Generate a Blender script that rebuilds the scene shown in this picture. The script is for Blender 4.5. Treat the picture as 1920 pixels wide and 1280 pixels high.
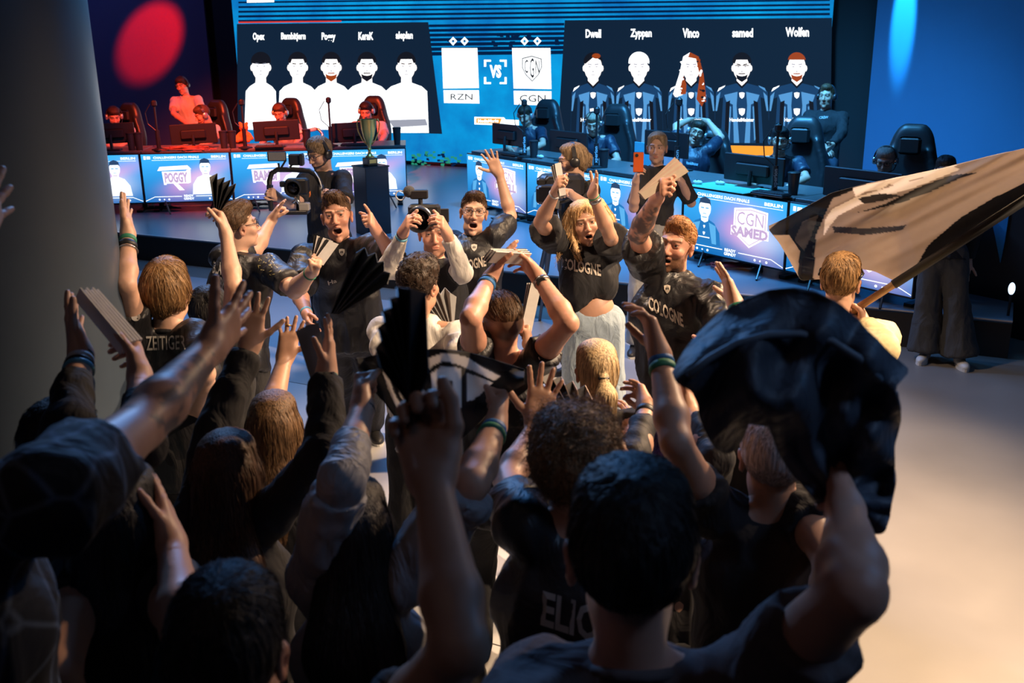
import bpy, math, random
import numpy as np
from mathutils import Vector
from mathutils.bvhtree import BVHTree
random.seed(7); rng = np.random.default_rng(11)
SC = bpy.context.scene; COL = SC.collection
for _o in list(bpy.data.objects): bpy.data.objects.remove(_o)

# ------------------------------------------------------------------ camera
F = 1867.0; CP = np.array([0.0, 0.0, 2.7])
def _frame(p=17.0, roll=0.7, yaw=26.4):
    p, roll, yaw = (math.radians(a) for a in (p, roll, yaw))
    fh = np.array([-math.sin(yaw), math.cos(yaw), 0]); r = np.array([math.cos(yaw), math.sin(yaw), 0])
    fw = fh*math.cos(p) - np.array([0, 0, 1.0])*math.sin(p); up = np.cross(r, fw)
    return np.stack([r*math.cos(roll) - up*math.sin(roll), up*math.cos(roll) + r*math.sin(roll), fw]), r, fh
CR, HR, HF = _frame()
UP = np.array([0, 0, 1.0])
cam = bpy.data.cameras.new('camera'); cam.sensor_width = 36; cam.lens = F/1920*36
cam.clip_start = .05; cam.clip_end = 100
co = bpy.data.objects.new('camera', cam); COL.objects.link(co)
from mathutils import Matrix
m = Matrix.Identity(4)
for i in range(3):
    for j in range(3): m[i][j] = (CR[0], CR[1], -CR[2])[j][i]
m.translation = Vector(CP); co.matrix_world = m
cam.dof.use_dof = True; cam.dof.focus_distance = 6.0; cam.dof.aperture_fstop = 4.5
SC.camera = co
SC.view_settings.view_transform = 'Standard'; SC.view_settings.look = 'None'
SC.view_settings.exposure = 0.0; SC.view_settings.gamma = 1; SC.view_settings.use_curve_mapping = False
SC.cycles.use_denoising = True; SC.cycles.max_bounces = 5; SC.cycles.sample_clamp_indirect = 4

# ------------------------------------------------------------------ light
wd = bpy.data.worlds.new('world'); SC.world = wd; wd.use_nodes = True
wd.node_tree.nodes['Background'].inputs[0].default_value = (.010, .016, .030, 1)
wd.node_tree.nodes['Background'].inputs[1].default_value = .25
def lamp(name, kind, loc, target, power, color, size=.3, angle=60, blend=.4, size_y=None):
    l = bpy.data.lights.new(name, kind); l.energy = power; l.color = color
    if kind == 'SPOT':
        l.spot_size = math.radians(angle); l.spot_blend = blend; l.shadow_soft_size = size
    else:
        l.shape = 'RECTANGLE' if size_y else 'DISK'; l.size = size
        if size_y: l.size_y = size_y
    o = bpy.data.objects.new(name, l); COL.objects.link(o); o.location = loc
    o.rotation_euler = (Vector(target) - Vector(loc)).to_track_quat('-Z', 'Y').to_euler(); return o
lamp('stage_spot', 'SPOT', (1.7, 9.6, 5.6), (-1.25, 4.5, 1.0), 5000, (1, .66, .38), .15, 42, .8)
lamp('right_spot', 'SPOT', (3.4, 4.4, 6.0), (-1.3, 5.0, 1.2), 3900, (1, .70, .44), .15, 52, .6)
lamp('house_spot', 'SPOT', (-5.0, 4.7, 6.2), (-2.5, 5.5, 1.4), 1150, (1, .70, .46), .25, 56, .6)
lamp('floor_spot', 'SPOT', (-1.0, 9.6, 6.6), (.1, 5.4, 0), 600, (1, .78, .56), .12, 34, .7)
lamp('blue_wash', 'AREA', (-5.5, 9.6, 6.5), (-4.5, 6.5, 0), 300, (.08, .36, 1.0), 3.0)
lamp('stage_blue_wash', 'SPOT', (-3.2, 10.0, 6.4), (-3.6, 13.0, .9), 5200, (.08, .46, 1.0), .5, 84, .8)
lamp('player_red_spot', 'SPOT', (-8.4, 8.8, 5.4), (-11.2, 13.2, 1.1), 6500, (1, .085, .02), .2, 48, .6)
lamp('column_blue_fill', 'AREA', (-7.2, 8.4, 5.6), (-3.6, 2.4, 2.2), 260, (.26, .50, 1.0), .8)  # added lamp, strengthens the stage screens' blue light on the column
lamp('right_blue', 'AREA', (3.4, 7.2, 5.4), (-.4, 2.0, 1.8), 42, (.12, .42, 1.0), 1.0)
lamp('cloth_fill_spot', 'SPOT', (2.4, 1.8, 5.0), (-.1, 1.8, 2.0), 190, (.34, .56, 1.0), .5, 20, .8)  # added unseen spot, brings out the folds of the dark cloth
lamp('crowd_warm_fill', 'AREA', (-1.0, -1.5, 5.6), (-1.0, 2.4, 1.6), 3, (1.0, .62, .46), 1.5)  # added weak warm fill for the near crowd, no visible source

# ------------------------------------------------------------------ helpers
def ray(x, y): return np.array([(x - 960)/F, -(y - 640)/F, 1.0]) @ CR
def at(x, y, d): return CP + d*ray(x, y)                       # photo direction, depth in metres
def atz(x, y, z):
    r = ray(x, y); return CP + r*((z - CP[2])/r[2])
def aty(x, y, Y):
    r = ray(x, y); return CP + r*(Y/r[1])
def depth(p): return float(CR[2] @ (np.asarray(p) - CP))
def pix(p):
    v = CR @ (np.asarray(p) - CP); return 960 + F*v[0]/v[2], 640 - F*v[1]/v[2]
def unit(v):
    v = np.asarray(v, float); return v/max(np.linalg.norm(v), 1e-9)

MATS = {}
def mat(name, col=(.5, .5, .5), rough=.6, metal=0, emit=None, es=1, grain=.12, gscale=40, bump=.0, spec=.5, alpha=1, sheen=0, sss=0, attr=None, trans=0):
    if name in MATS: return MATS[name]
    m = bpy.data.materials.new(name); m.use_nodes = True; nt = m.node_tree; b = nt.nodes['Principled BSDF']
    b.inputs['Roughness'].default_value = rough; b.inputs['Metallic'].default_value = metal
    b.inputs['Specular IOR Level'].default_value = spec; b.inputs['Alpha'].default_value = alpha
    if trans: b.inputs['Transmission Weight'].default_value = trans
    if sheen: b.inputs['Sheen Weight'].default_value = sheen
    if sss:
        b.inputs['Subsurface Weight'].default_value = sss; b.inputs['Subsurface Radius'].default_value = (.02, .008, .004)
        b.inputs['Subsurface Scale'].default_value = .5
    tc = nt.nodes.new('ShaderNodeTexCoord'); no = nt.nodes.new('ShaderNodeTexNoise')
    no.inputs['Scale'].default_value = gscale; no.inputs['Detail'].default_value = 4
    nt.links.new(tc.outputs['Object'], no.inputs['Vector'])
    mx = nt.nodes.new('ShaderNodeMix'); mx.data_type = 'RGBA'; mx.blend_type = 'MULTIPLY'
    mr = nt.nodes.new('ShaderNodeMapRange'); mr.inputs[3].default_value = 1 - grain; mr.inputs[4].default_value = 1 + grain
    nt.links.new(no.outputs[0], mr.inputs[0]); mx.inputs[0].default_value = 1
    if attr:
        at_ = nt.nodes.new('ShaderNodeAttribute'); at_.attribute_name = attr; nt.links.new(at_.outputs['Color'], mx.inputs[6])
    else: mx.inputs[6].default_value = (*col, 1)
    nt.links.new(mr.outputs[0], mx.inputs[7]); nt.links.new(mx.outputs[2], b.inputs['Base Color'])
    if bump:
        bp = nt.nodes.new('ShaderNodeBump'); bp.inputs['Strength'].default_value = bump; bp.inputs['Distance'].default_value = .01
        nt.links.new(no.outputs[0], bp.inputs['Height']); nt.links.new(bp.outputs[0], b.inputs['Normal'])
    if emit is not None:
        b.inputs['Emission Color'].default_value = (*emit, 1); b.inputs['Emission Strength'].default_value = es
    MATS[name] = m; return m
def strand_mat(name, col):
    if name in MATS: return MATS[name]
    m = mat(name, col, .55, grain=.35, gscale=18, spec=.35); nt = m.node_tree; b = nt.nodes['Principled BSDF']
    tc = nt.nodes.new('ShaderNodeTexCoord'); mp = nt.nodes.new('ShaderNodeMapping'); mp.inputs['Scale'].default_value = (210, 210, 14); no = nt.nodes.new('ShaderNodeTexNoise'); no.inputs['Scale'].default_value = 1; no.inputs['Detail'].default_value = 3
    nt.links.new(tc.outputs['Object'], mp.inputs[0]); nt.links.new(mp.outputs[0], no.inputs['Vector'])
    src = b.inputs['Base Color'].links[0].from_socket; mx = nt.nodes.new('ShaderNodeMix'); mx.data_type = 'RGBA'; mx.blend_type = 'MULTIPLY'; mx.inputs[0].default_value = 1
    mr = nt.nodes.new('ShaderNodeMapRange'); mr.inputs[1].default_value = .3; mr.inputs[2].default_value = .7; mr.inputs[3].default_value = .35; mr.inputs[4].default_value = 1.6
    nt.links.new(no.outputs[0], mr.inputs[0]); nt.links.new(src, mx.inputs[6]); nt.links.new(mr.outputs[0], mx.inputs[7]); nt.links.new(mx.outputs[2], b.inputs['Base Color'])
    bp = nt.nodes.new('ShaderNodeBump'); bp.inputs['Strength'].default_value = .7; bp.inputs['Distance'].default_value = .004; nt.links.new(no.outputs[0], bp.inputs['Height']); nt.links.new(bp.outputs[0], b.inputs['Normal']); return m
def cloth(name, col, rough=.85, fold=.35, fscale=9, sheen=.0, **k):
    """fabric: fine weave plus broad creases as relief"""
    if name in MATS: return MATS[name]
    m = mat(name, col, rough, sheen=sheen, **k); nt = m.node_tree; b = nt.nodes['Principled BSDF']
    tc = nt.nodes.new('ShaderNodeTexCoord'); n1 = nt.nodes.new('ShaderNodeTexNoise'); n1.inputs['Scale'].default_value = fscale
    n1.inputs['Detail'].default_value = 3; n1.inputs['Distortion'].default_value = 1.2
    mp = nt.nodes.new('ShaderNodeMapping'); mp.inputs['Scale'].default_value = (1, 1, .55)
    nt.links.new(tc.outputs['Object'], mp.inputs[0]); nt.links.new(mp.outputs[0], n1.inputs['Vector'])
    bp = nt.nodes.new('ShaderNodeBump'); bp.inputs['Strength'].default_value = fold; bp.inputs['Distance'].default_value = .05
    nt.links.new(n1.outputs[0], bp.inputs['Height']); nt.links.new(bp.outputs[0], b.inputs['Normal']); return m
def glow(name, col, s): return mat(name, (0, 0, 0), .5, emit=col, es=s, spec=.1)

def link(o): COL.objects.link(o); return o
def tag(o, label=None, cat=None, group=None, kind=None):
    if label: o['label'] = label
    if cat: o['category'] = cat
    if group: o['group'] = group
    if kind: o['kind'] = kind
    return o
def thing(name, label, cat, loc, group=None):
    o = link(bpy.data.objects.new(name, None)); o.location = Vector([float(c) for c in loc]); o.empty_display_size = .1
    bpy_upd.append(o); return tag(o, label, cat, group)
bpy_upd = []
def obj(name, me, ma=None, parent=None, **k):
    o = bpy.data.objects.new(name, me); link(o)
    if ma is not None:
        for q in (ma if isinstance(ma, (list, tuple)) else [ma]): me.materials.append(q)
    if parent is not None:
        o.parent = parent
        w = Vector((0, 0, 0)); q = parent
        while q is not None: w += q.location; q = q.parent
        if me is not None and not me.get('local'): o.location = -w       # vertices are written in world space
    return tag(o, **k)
class MB:
    def __init__(s): s.v = []; s.f = []; s.mi = []
    def add(s, vs, fs, mi=0):
        n = len(s.v); s.v += [tuple(map(float, p)) for p in vs]; s.f += [tuple(i + n for i in f) for f in fs]; s.mi += [mi]*len(fs); return s
    def box(s, c, sz, ax=None, mi=0, bev=0):
        c = np.asarray(c, float); ax = np.eye(3) if ax is None else np.asarray(ax)
        h = np.asarray(sz, float)/2
        if bev:
            P = []; lo = [(-1, -1), (1, -1), (1, 1), (-1, 1)]
            b = min(bev, *(h*.9))
            ring = [(-h[0]+b, -h[1]), (h[0]-b, -h[1]), (h[0], -h[1]+b), (h[0], h[1]-b), (h[0]-b, h[1]), (-h[0]+b, h[1]), (-h[0], h[1]-b), (-h[0], -h[1]+b)]
            for z, k in ((-h[2], 1), (-h[2]+b, 0), (h[2]-b, 0), (h[2], 1)):
                for x, y in ring:
                    P.append(((x - b*k*np.sign(x)) if k else x, (y - b*k*np.sign(y)) if k else y, z))
            fs = [tuple(range(7, -1, -1)), tuple(range(24, 32))]
            for r in range(3):
                for i in range(8): fs.append((r*8+i, r*8+(i+1) % 8, r*8+8+(i+1) % 8, r*8+8+i))
            return s.add([c + np.array(p) @ ax for p in P], fs, mi)
        P = [c + (np.array([x, y, z])*h) @ ax for x in (-1, 1) for y in (-1, 1) for z in (-1, 1)]
        return s.add(P, [(0, 1, 3, 2), (4, 6, 7, 5), (0, 4, 5, 1), (2, 3, 7, 6), (0, 2, 6, 4), (1, 5, 7, 3)], mi)
    def tube(s, pts, r, n=8, mi=0, cap=True):
        pts = [np.asarray(p, float) for p in pts]; m_ = len(pts); rs = r if isinstance(r, (list, tuple)) else [r]*m_
        vs = []; u = None
        for i, p in enumerate(pts):
            d = unit(pts[min(i+1, m_-1)] - pts[max(i-1, 0)])
            if u is None: u = unit(np.cross(d, UP if abs(d[2]) < .9 else np.array([1., 0, 0])))
            else: u = unit(u - d*(u @ d))
            w = np.cross(d, u)
            vs += [p + rs[i]*(math.cos(a)*u + math.sin(a)*w) for a in (2*math.pi*k/n for k in range(n))]
        fs = [(i*n+k, i*n+(k+1) % n, i*n+n+(k+1) % n, i*n+n+k) for i in range(m_-1) for k in range(n)]
        if cap: fs += [tuple(range(n-1, -1, -1)), tuple(range((m_-1)*n, m_*n))]
        return s.add(vs, fs, mi)
    def lathe(s, c, prof, n=20, ax=None, mi=0):
        c = np.asarray(c, float); ax = np.eye(3) if ax is None else np.asarray(ax)
        vs = [c + np.array([r*math.cos(a), r*math.sin(a), z]) @ ax for r, z in prof for a in (2*math.pi*k/n for k in range(n))]
        m_ = len(prof)
        fs = [(i*n+k, i*n+(k+1) % n, i*n+n+(k+1) % n, i*n+n+k) for i in range(m_-1) for k in range(n)]
        fs += [tuple(range(n-1, -1, -1)), tuple(range((m_-1)*n, m_*n))]
        return s.add(vs, fs, mi)
    def ball(s, c, r, n=12, ax=None, mi=0):
        r = np.array([r]*3 if np.isscalar(r) else r, float)
        prof = [(math.sin(a), -math.cos(a)) for a in (math.pi*k/n for k in range(n+1))]
        prof[0] = (.02, -1); prof[-1] = (.02, 1); ax = np.eye(3) if ax is None else np.asarray(ax)
        return s.lathe(c, prof, n + 4, np.diag(r) @ ax, mi)
    def poly(s, pts, mi=0): return s.add(pts, [tuple(range(len(pts)))], mi)
    def slab(s, pts, off, mi=0):
        """flat outline given a real thickness"""
        n = len(pts); off = np.asarray(off); a = [np.asarray(p, float) for p in pts]
        fs = [tuple(range(n-1, -1, -1)), tuple(range(n, 2*n))] + [(i, (i+1) % n, n+(i+1) % n, n+i) for i in range(n)]
        return s.add(a + [p + off for p in a], fs, mi)
    def mesh(s, name='mesh', smooth=False):
        me = bpy.data.meshes.new(name); me.from_pydata(s.v, [], s.f); me.update()
        if any(s.mi): me.polygons.foreach_set('material_index', s.mi)
        if smooth: me.polygons.foreach_set('use_smooth', [True]*len(me.polygons))
        return me
    def obj(s, name, ma, parent=None, smooth=False, **k): return obj(name, s.mesh(name, smooth), ma, parent, **k)
def smooth_by_angle(o, deg=40):
    me = o.data; me.polygons.foreach_set('use_smooth', [True]*len(me.polygons))
    try: me.set_sharp_from_angle(angle=math.radians(deg))
    except Exception: pass
    return o

# flat lettering -------------------------------------------------------------
_TXT = {}
def text_geo(s, bold=0.0, res=2):
    k = (s, bold)
    if k in _TXT: return _TXT[k]
    cu = bpy.data.curves.new('t', 'FONT'); cu.body = s; cu.size = 1; cu.offset = bold; cu.resolution_u = res; cu.fill_mode = 'FRONT'
    o = bpy.data.objects.new('t', cu); me = bpy.data.meshes.new_from_object(o)
    v = np.zeros(len(me.vertices)*3); me.vertices.foreach_get('co', v); v = v.reshape(-1, 3)[:, :2]
    f = [tuple(p.vertices) for p in me.polygons]
    bpy.data.objects.remove(o); bpy.data.curves.remove(cu); bpy.data.meshes.remove(me)
    lo, hi = v.min(0), v.max(0); v = (v - lo)/np.maximum(hi - lo, 1e-6)
    _TXT[k] = (v, f); return v, f
def write(mb, s, fn, u0, v0, u1, v1, bold=.0, mi=0):
    """letters filling the box (u0,v0)-(u1,v1) of a surface given by fn(u,v) -> point"""
    v, f = text_geo(s, bold)
    mb.add([fn(u0 + (u1-u0)*a, v0 + (v1-v0)*b) for a, b in v], f, mi)
def quadfn(a, b, c, d):
    """a bottom-left, b bottom-right, c top-right, d top-left"""
    a, b, c, d = (np.asarray(q, float) for q in (a, b, c, d))
    return lambda u, v: (a*(1-u) + b*u)*(1-v) + (d*(1-u) + c*u)*v

# ================================================================== figures
# every body, garment and head of hair is one implicit surface, meshed on a grid
I3 = np.eye(3)
class SDF:
    def __init__(s): s.p = []
    def cap(s, a, b, ra, rb=None, k=.02, op=0, cuts=(), sq=None):
        rb = ra if rb is None else rb; a = np.asarray(a, float); b = np.asarray(b, float); R_ = max(ra, rb)
        s.p.append(('c', (a, b, ra, rb, sq), k, op, cuts, np.minimum(a, b) - R_, np.maximum(a, b) + R_)); return s
    def ell(s, c, r, M=I3, k=.02, op=0, cuts=()):
        c = np.asarray(c, float); r = np.array([r]*3 if np.isscalar(r) else r, float); M = np.asarray(M)
        e = np.sqrt(((M*r[:, None])**2).sum(0)); s.p.append(('e', (c, r, M), k, op, cuts, c - e, c + e)); return s
    def mesh(s, h):
        us = [q for q in s.p if q[3] == 0]
        lo = np.min([q[5] for q in us], 0) - 3*h - .01; hi = np.max([q[6] for q in us], 0) + 3*h + .01
        n = np.ceil((hi-lo)/h).astype(int) + 1
        V = np.full(n, 1.0, np.float32); ax = [(lo[i] + h*np.arange(n[i])).astype(np.float32) for i in range(3)]
        for typ, d, k, op, cuts, plo, phi in s.p:
            m_ = k + 2.5*h; i0 = np.clip(((plo - m_ - lo)/h).astype(int), 0, n); i1 = np.clip(((phi + m_ - lo)/h).astype(int) + 2, 0, n)
            if (i1 <= i0).any(): continue
            sl = tuple(slice(i0[i], i1[i]) for i in range(3))
            x = ax[0][sl[0]][:, None, None]; y = ax[1][sl[1]][None, :, None]; z = ax[2][sl[2]][None, None, :]
            if typ == 'c':
                a, b, ra, rb, sq = d; ba = b - a; L = max(float(ba @ ba), 1e-9)
                px, py, pz = x - a[0], y - a[1], z - a[2]
                t = np.clip((px*ba[0] + py*ba[1] + pz*ba[2])/L, 0, 1)
                qx, qy, qz = px - t*ba[0], py - t*ba[1], pz - t*ba[2]
                if sq is not None:
                    nn, f = sq; g = (qx*nn[0] + qy*nn[1] + qz*nn[2])*(f-1); qx = qx + g*nn[0]; qy = qy + g*nn[1]; qz = qz + g*nn[2]
                D = np.sqrt(qx*qx + qy*qy + qz*qz) - (ra + (rb-ra)*t)
            else:
                c, r, M = d; px, py, pz = x - c[0], y - c[1], z - c[2]; k0 = 0; k1 = 0
                for j in range(3):
                    u = (px*M[j, 0] + py*M[j, 1] + pz*M[j, 2])/r[j]; k0 = k0 + u*u; k1 = k1 + (u/r[j])**2
                k0 = np.sqrt(k0); D = k0*(k0-1)/np.maximum(np.sqrt(k1), 1e-6)
            for cp, cn in cuts: D = np.maximum(D, (x-cp[0])*cn[0] + (y-cp[1])*cn[1] + (z-cp[2])*cn[2])
            o = V[sl]
            if op == 0:
                hh = np.maximum(k - np.abs(o - D), 0)/max(k, 1e-6); V[sl] = np.minimum(o, D) - hh*hh*k*.25
            else:
                D = -D; hh = np.maximum(k - np.abs(o - D), 0)/max(k, 1e-6); V[sl] = np.maximum(o, D) + hh*hh*k*.25
        s.V, s.lo, s.h, s.n = V, lo, h, n
        return nets(V, lo, h)
    def samp(s, P):
        q = np.clip((P - s.lo)/s.h, 0, s.n - 1.001); i = q.astype(int); f = q - i; V = s.V; r = 0
        for a in (0, 1):
            for b in (0, 1):
                for c in (0, 1):
                    r = r + V[i[:, 0]+a, i[:, 1]+b, i[:, 2]+c]*(f[:, 0] if a else 1-f[:, 0])*(f[:, 1] if b else 1-f[:, 1])*(f[:, 2] if c else 1-f[:, 2])
        return r
    def grad(s, P):
        e = s.h; g = np.stack([s.samp(P + d) - s.samp(P - d) for d in e*I3], 1)
        return g/np.maximum(np.linalg.norm(g, axis=1, keepdims=True), 1e-9)
def nets(V, lo, h):
    S = V < 0; n = V.shape
    cnt = np.zeros((n[0]-1, n[1]-1, n[2]-1), np.int8)
    C8 = [(a, b, c) for a in (0, 1) for b in (0, 1) for c in (0, 1)]
    for a, b, c in C8: cnt += S[a:n[0]-1+a, b:n[1]-1+b, c:n[2]-1+c]
    idx = np.argwhere((cnt > 0) & (cnt < 8)); lut = np.full(cnt.shape, -1, np.int32); lut[tuple(idx.T)] = np.arange(len(idx))
    val = np.stack([V[idx[:, 0]+a, idx[:, 1]+b, idx[:, 2]+c] for a, b, c in C8], 1)
    acc = np.zeros((len(idx), 3), np.float32); w = np.zeros(len(idx), np.float32); C8a = np.array(C8, np.float32)
    for i in range(8):
        for j in range(i+1, 8):
            if abs(C8a[i]-C8a[j]).sum() != 1: continue
            vi, vj = val[:, i], val[:, j]; m_ = (vi < 0) != (vj < 0); t = np.where(m_, vi/np.where(m_, vi - vj, 1), 0)
            acc += np.where(m_[:, None], C8a[i] + t[:, None]*(C8a[j]-C8a[i]), 0); w += m_
    P = lo + h*(idx + acc/w[:, None])
    Q = []
    for k in range(3):
        a = [slice(0, -1) if q == k else slice(1, -1) for q in range(3)]; b = [slice(1, None) if q == k else slice(1, -1) for q in range(3)]
        ea, eb = S[tuple(a)], S[tuple(b)]; E = np.argwhere(ea != eb)
        if not len(E): continue
        flip = ea[tuple(E.T)]; u, v = (k+1) % 3, (k+2) % 3
        o = E.copy(); o[:, u] += 1; o[:, v] += 1; qs = []
        for du, dv in ((-1, -1), (0, -1), (0, 0), (-1, 0)):
            c = o.copy(); c[:, u] += du; c[:, v] += dv; qs.append(lut[tuple(c.T)])
        q = np.stack(qs, 1); q[~flip] = q[~flip][:, ::-1]; Q.append(q)
    return P, np.concatenate(Q)
def np_mesh(name, P, Q, smooth=True, col=None):
    me = bpy.data.meshes.new(name); nv, nf = len(P), len(Q); k = Q.shape[1]
    me.vertices.add(nv); me.vertices.foreach_set('co', np.ascontiguousarray(P, np.float32).ravel())
    me.loops.add(nf*k); me.loops.foreach_set('vertex_index', np.ascontiguousarray(Q, np.int32).ravel())
    me.polygons.add(nf); me.polygons.foreach_set('loop_start', np.arange(0, nf*k, k, dtype=np.int32)); me.polygons.foreach_set('loop_total', np.full(nf, k, np.int32))
    me.polygons.foreach_set('use_smooth', np.full(nf, smooth)); me.update(calc_edges=True)
    if col is not None:
        a = me.color_attributes.new('Col', 'FLOAT_COLOR', 'POINT'); a.data.foreach_set('color', np.concatenate([col, np.ones((nv, 1))], 1).astype(np.float32).ravel())
    return me
_tab = rng.random(4096).astype(np.float32)
def vnoise(P):
    i = np.floor(P).astype(int); f = P - i; f = f*f*(3-2*f); r = 0
    for a in (0, 1):
        for b in (0, 1):
            for c in (0, 1):
                h = _tab[((i[:, 0]+a)*157 + (i[:, 1]+b)*311 + (i[:, 2]+c)*1013) % 4096]
                r = r + h*(f[:, 0] if a else 1-f[:, 0])*(f[:, 1] if b else 1-f[:, 1])*(f[:, 2] if c else 1-f[:, 2])
    return r
def vnormals(P, Q):
    n = np.zeros_like(P); fn = np.cross(P[Q[:, 2]] - P[Q[:, 0]], P[Q[:, 3]] - P[Q[:, 1]])
    for j in range(4): np.add.at(n, Q[:, j], fn)
    return n/np.maximum(np.linalg.norm(n, axis=1, keepdims=True), 1e-12)
def folds(P, Q, amp, axis=UP, seed=0, sc=11):
    """creases of hanging cloth: ridged noise drawn out along the given direction"""
    n = vnormals(P, Q); ax = unit(axis); w = (P @ ax)[:, None]*ax
    q = (P - w)*sc + w*sc*.38 + seed*17.3; q = q + .9*np.stack([vnoise(q*.5 + 5), vnoise(q*.5 + 9), vnoise(q*.5 + 13)], 1)
    r = 1 - np.abs(2*vnoise(q) - 1); r2 = 1 - np.abs(2*vnoise(q*2.1 + 3) - 1)
    return P + n*(amp*((r**2 - .35) + .4*(r2**2 - .35)))[:, None]
def ss(x, a, b):
    t = np.clip((x-a)/(b-a), 0, 1); return t*t*(3-2*t)

SKIN = {'fair': (.60, .36, .26), 'pale': (.66, .42, .32), 'tan': (.50, .28, .19), 'ruddy': (.58, .30, .21)}
M_skin = mat('skin', attr='Col', rough=.48, grain=.05, gscale=60, bump=.04, sss=.06)
M_eyew = mat('eye_white', (.75, .72, .70), .25); M_iris = mat('eye_iris', (.035, .03, .025), .15); M_teeth = mat('teeth', (.78, .74, .68), .3)
M_rim = mat('spectacle_rim', (.02, .02, .022), .3); M_hs = mat('headset_plastic', (.02, .02, .024), .35); M_hs2 = mat('headset_silver', (.45, .47, .52), .3, .6)
HAIRM = {}
def hair_mat(nm, c):
    return strand_mat('hair_' + nm, c)

def hand_prims(S, W, d, n, side, pose, s, thumb=None, k=.006):
    """palm, five jointed fingers of different lengths, thumb from the side of the palm. side = thumb side"""
    d = unit(d); n = unit(n - d*(n @ d)); t = np.cross(d, n)*side
    cur = {'open': (.06, .05, .05, .08), 'spread': (.03, .02, .04, .05), 'relax': (.22, .26, .32, .38), 'cup': (.38, .40, .42, .45), 'grip': (.72, .74, .76, .78), 'fist': (.97, 1, 1, 1), 'point': (.04, .92, .97, 1.0), 'claw': (.5, .52, .5, .5), 'pinch': (.55, .4, .3, .25), 'horns': (.05, .9, .9, .1)}[pose]
    spr = {'spread': 1.5, 'open': .9, 'relax': .5, 'horns': .8}.get(pose, .15)
    kn = [(.030, .094), (.010, .098), (-.011, .094), (-.030, .085)]; ln = [.072, .080, .074, .058]; fr = [.0088, .0092, .0086, .0076]
    for i in range(4):
        K = W + d*kn[i][1]*s + t*kn[i][0]*s; S.cap(W + d*.012*s + t*kn[i][0]*.55*s, K, .0165*s, .0125*s, .02)
        a = spr*(.16, .03, -.09, -.24)[i]; fd = unit(d*math.cos(a) + t*math.sin(a)); ang = 0; p = K; r = fr[i]*s*1.04
        for fl, mx in ((.46, 82), (.30, 98), (.24, 62)):
            ang += math.radians(mx)*cur[i]; q = p + unit(fd*math.cos(ang) + n*math.sin(ang))*ln[i]*fl*s; S.cap(p, q, r, r*.93, k*.7); p = q; r *= .93
    b = W + d*.030*s + t*.026*s; S.ell(b + d*.012*s + n*.006*s, (.018*s, .030*s, .017*s), np.stack([t, d, n]), .015)
    op = {'spread': .95, 'open': .75, 'relax': .5, 'point': .35, 'fist': .25, 'grip': .45, 'claw': .6, 'cup': .6, 'pinch': .4, 'horns': .2}[pose] if thumb is None else thumb
    td = unit(d*(1 - .35*op) + t*op + n*(.75 - .6*op)); p = b; r = .0122*s
    for L, bend in ((.040, 0), (.034, .25 if op > .5 else .6), (.026, .25 if op > .5 else .6)):
        td = unit(td - t*bend*.5 + d*bend*.3 + n*bend*.15); q = p + td*L*s; S.cap(p, q, r, r*.9, k); p = q; r *= .9

PALM = {'cam': -HF, 'away': HF, 'left': -HR, 'right': HR, 'up': UP, 'down': -UP}
def pvec(v):
    if isinstance(v, str):
        return unit(sum(PALM[q] for q in v.split('+')))
    return unit(v[0]*HR + v[1]*HF + v[2]*UP)
def on_ray(S, x, y, L, sgn, nm=''):
    r = ray(x, y); r = r/np.linalg.norm(r); o = S - CP; tm = o @ r; dd = float(o @ o - tm*tm)
    if sgn == 0: return at(x, y, depth(S))
    if dd > L*L:
        if dd**.5 > 1.2*L: print('REACH %s: %.2f of %.2f' % (nm, dd**.5, L))
        return CP + r*tm
    return CP + r*(tm + sgn*math.sqrt(L*L - dd))

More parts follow.
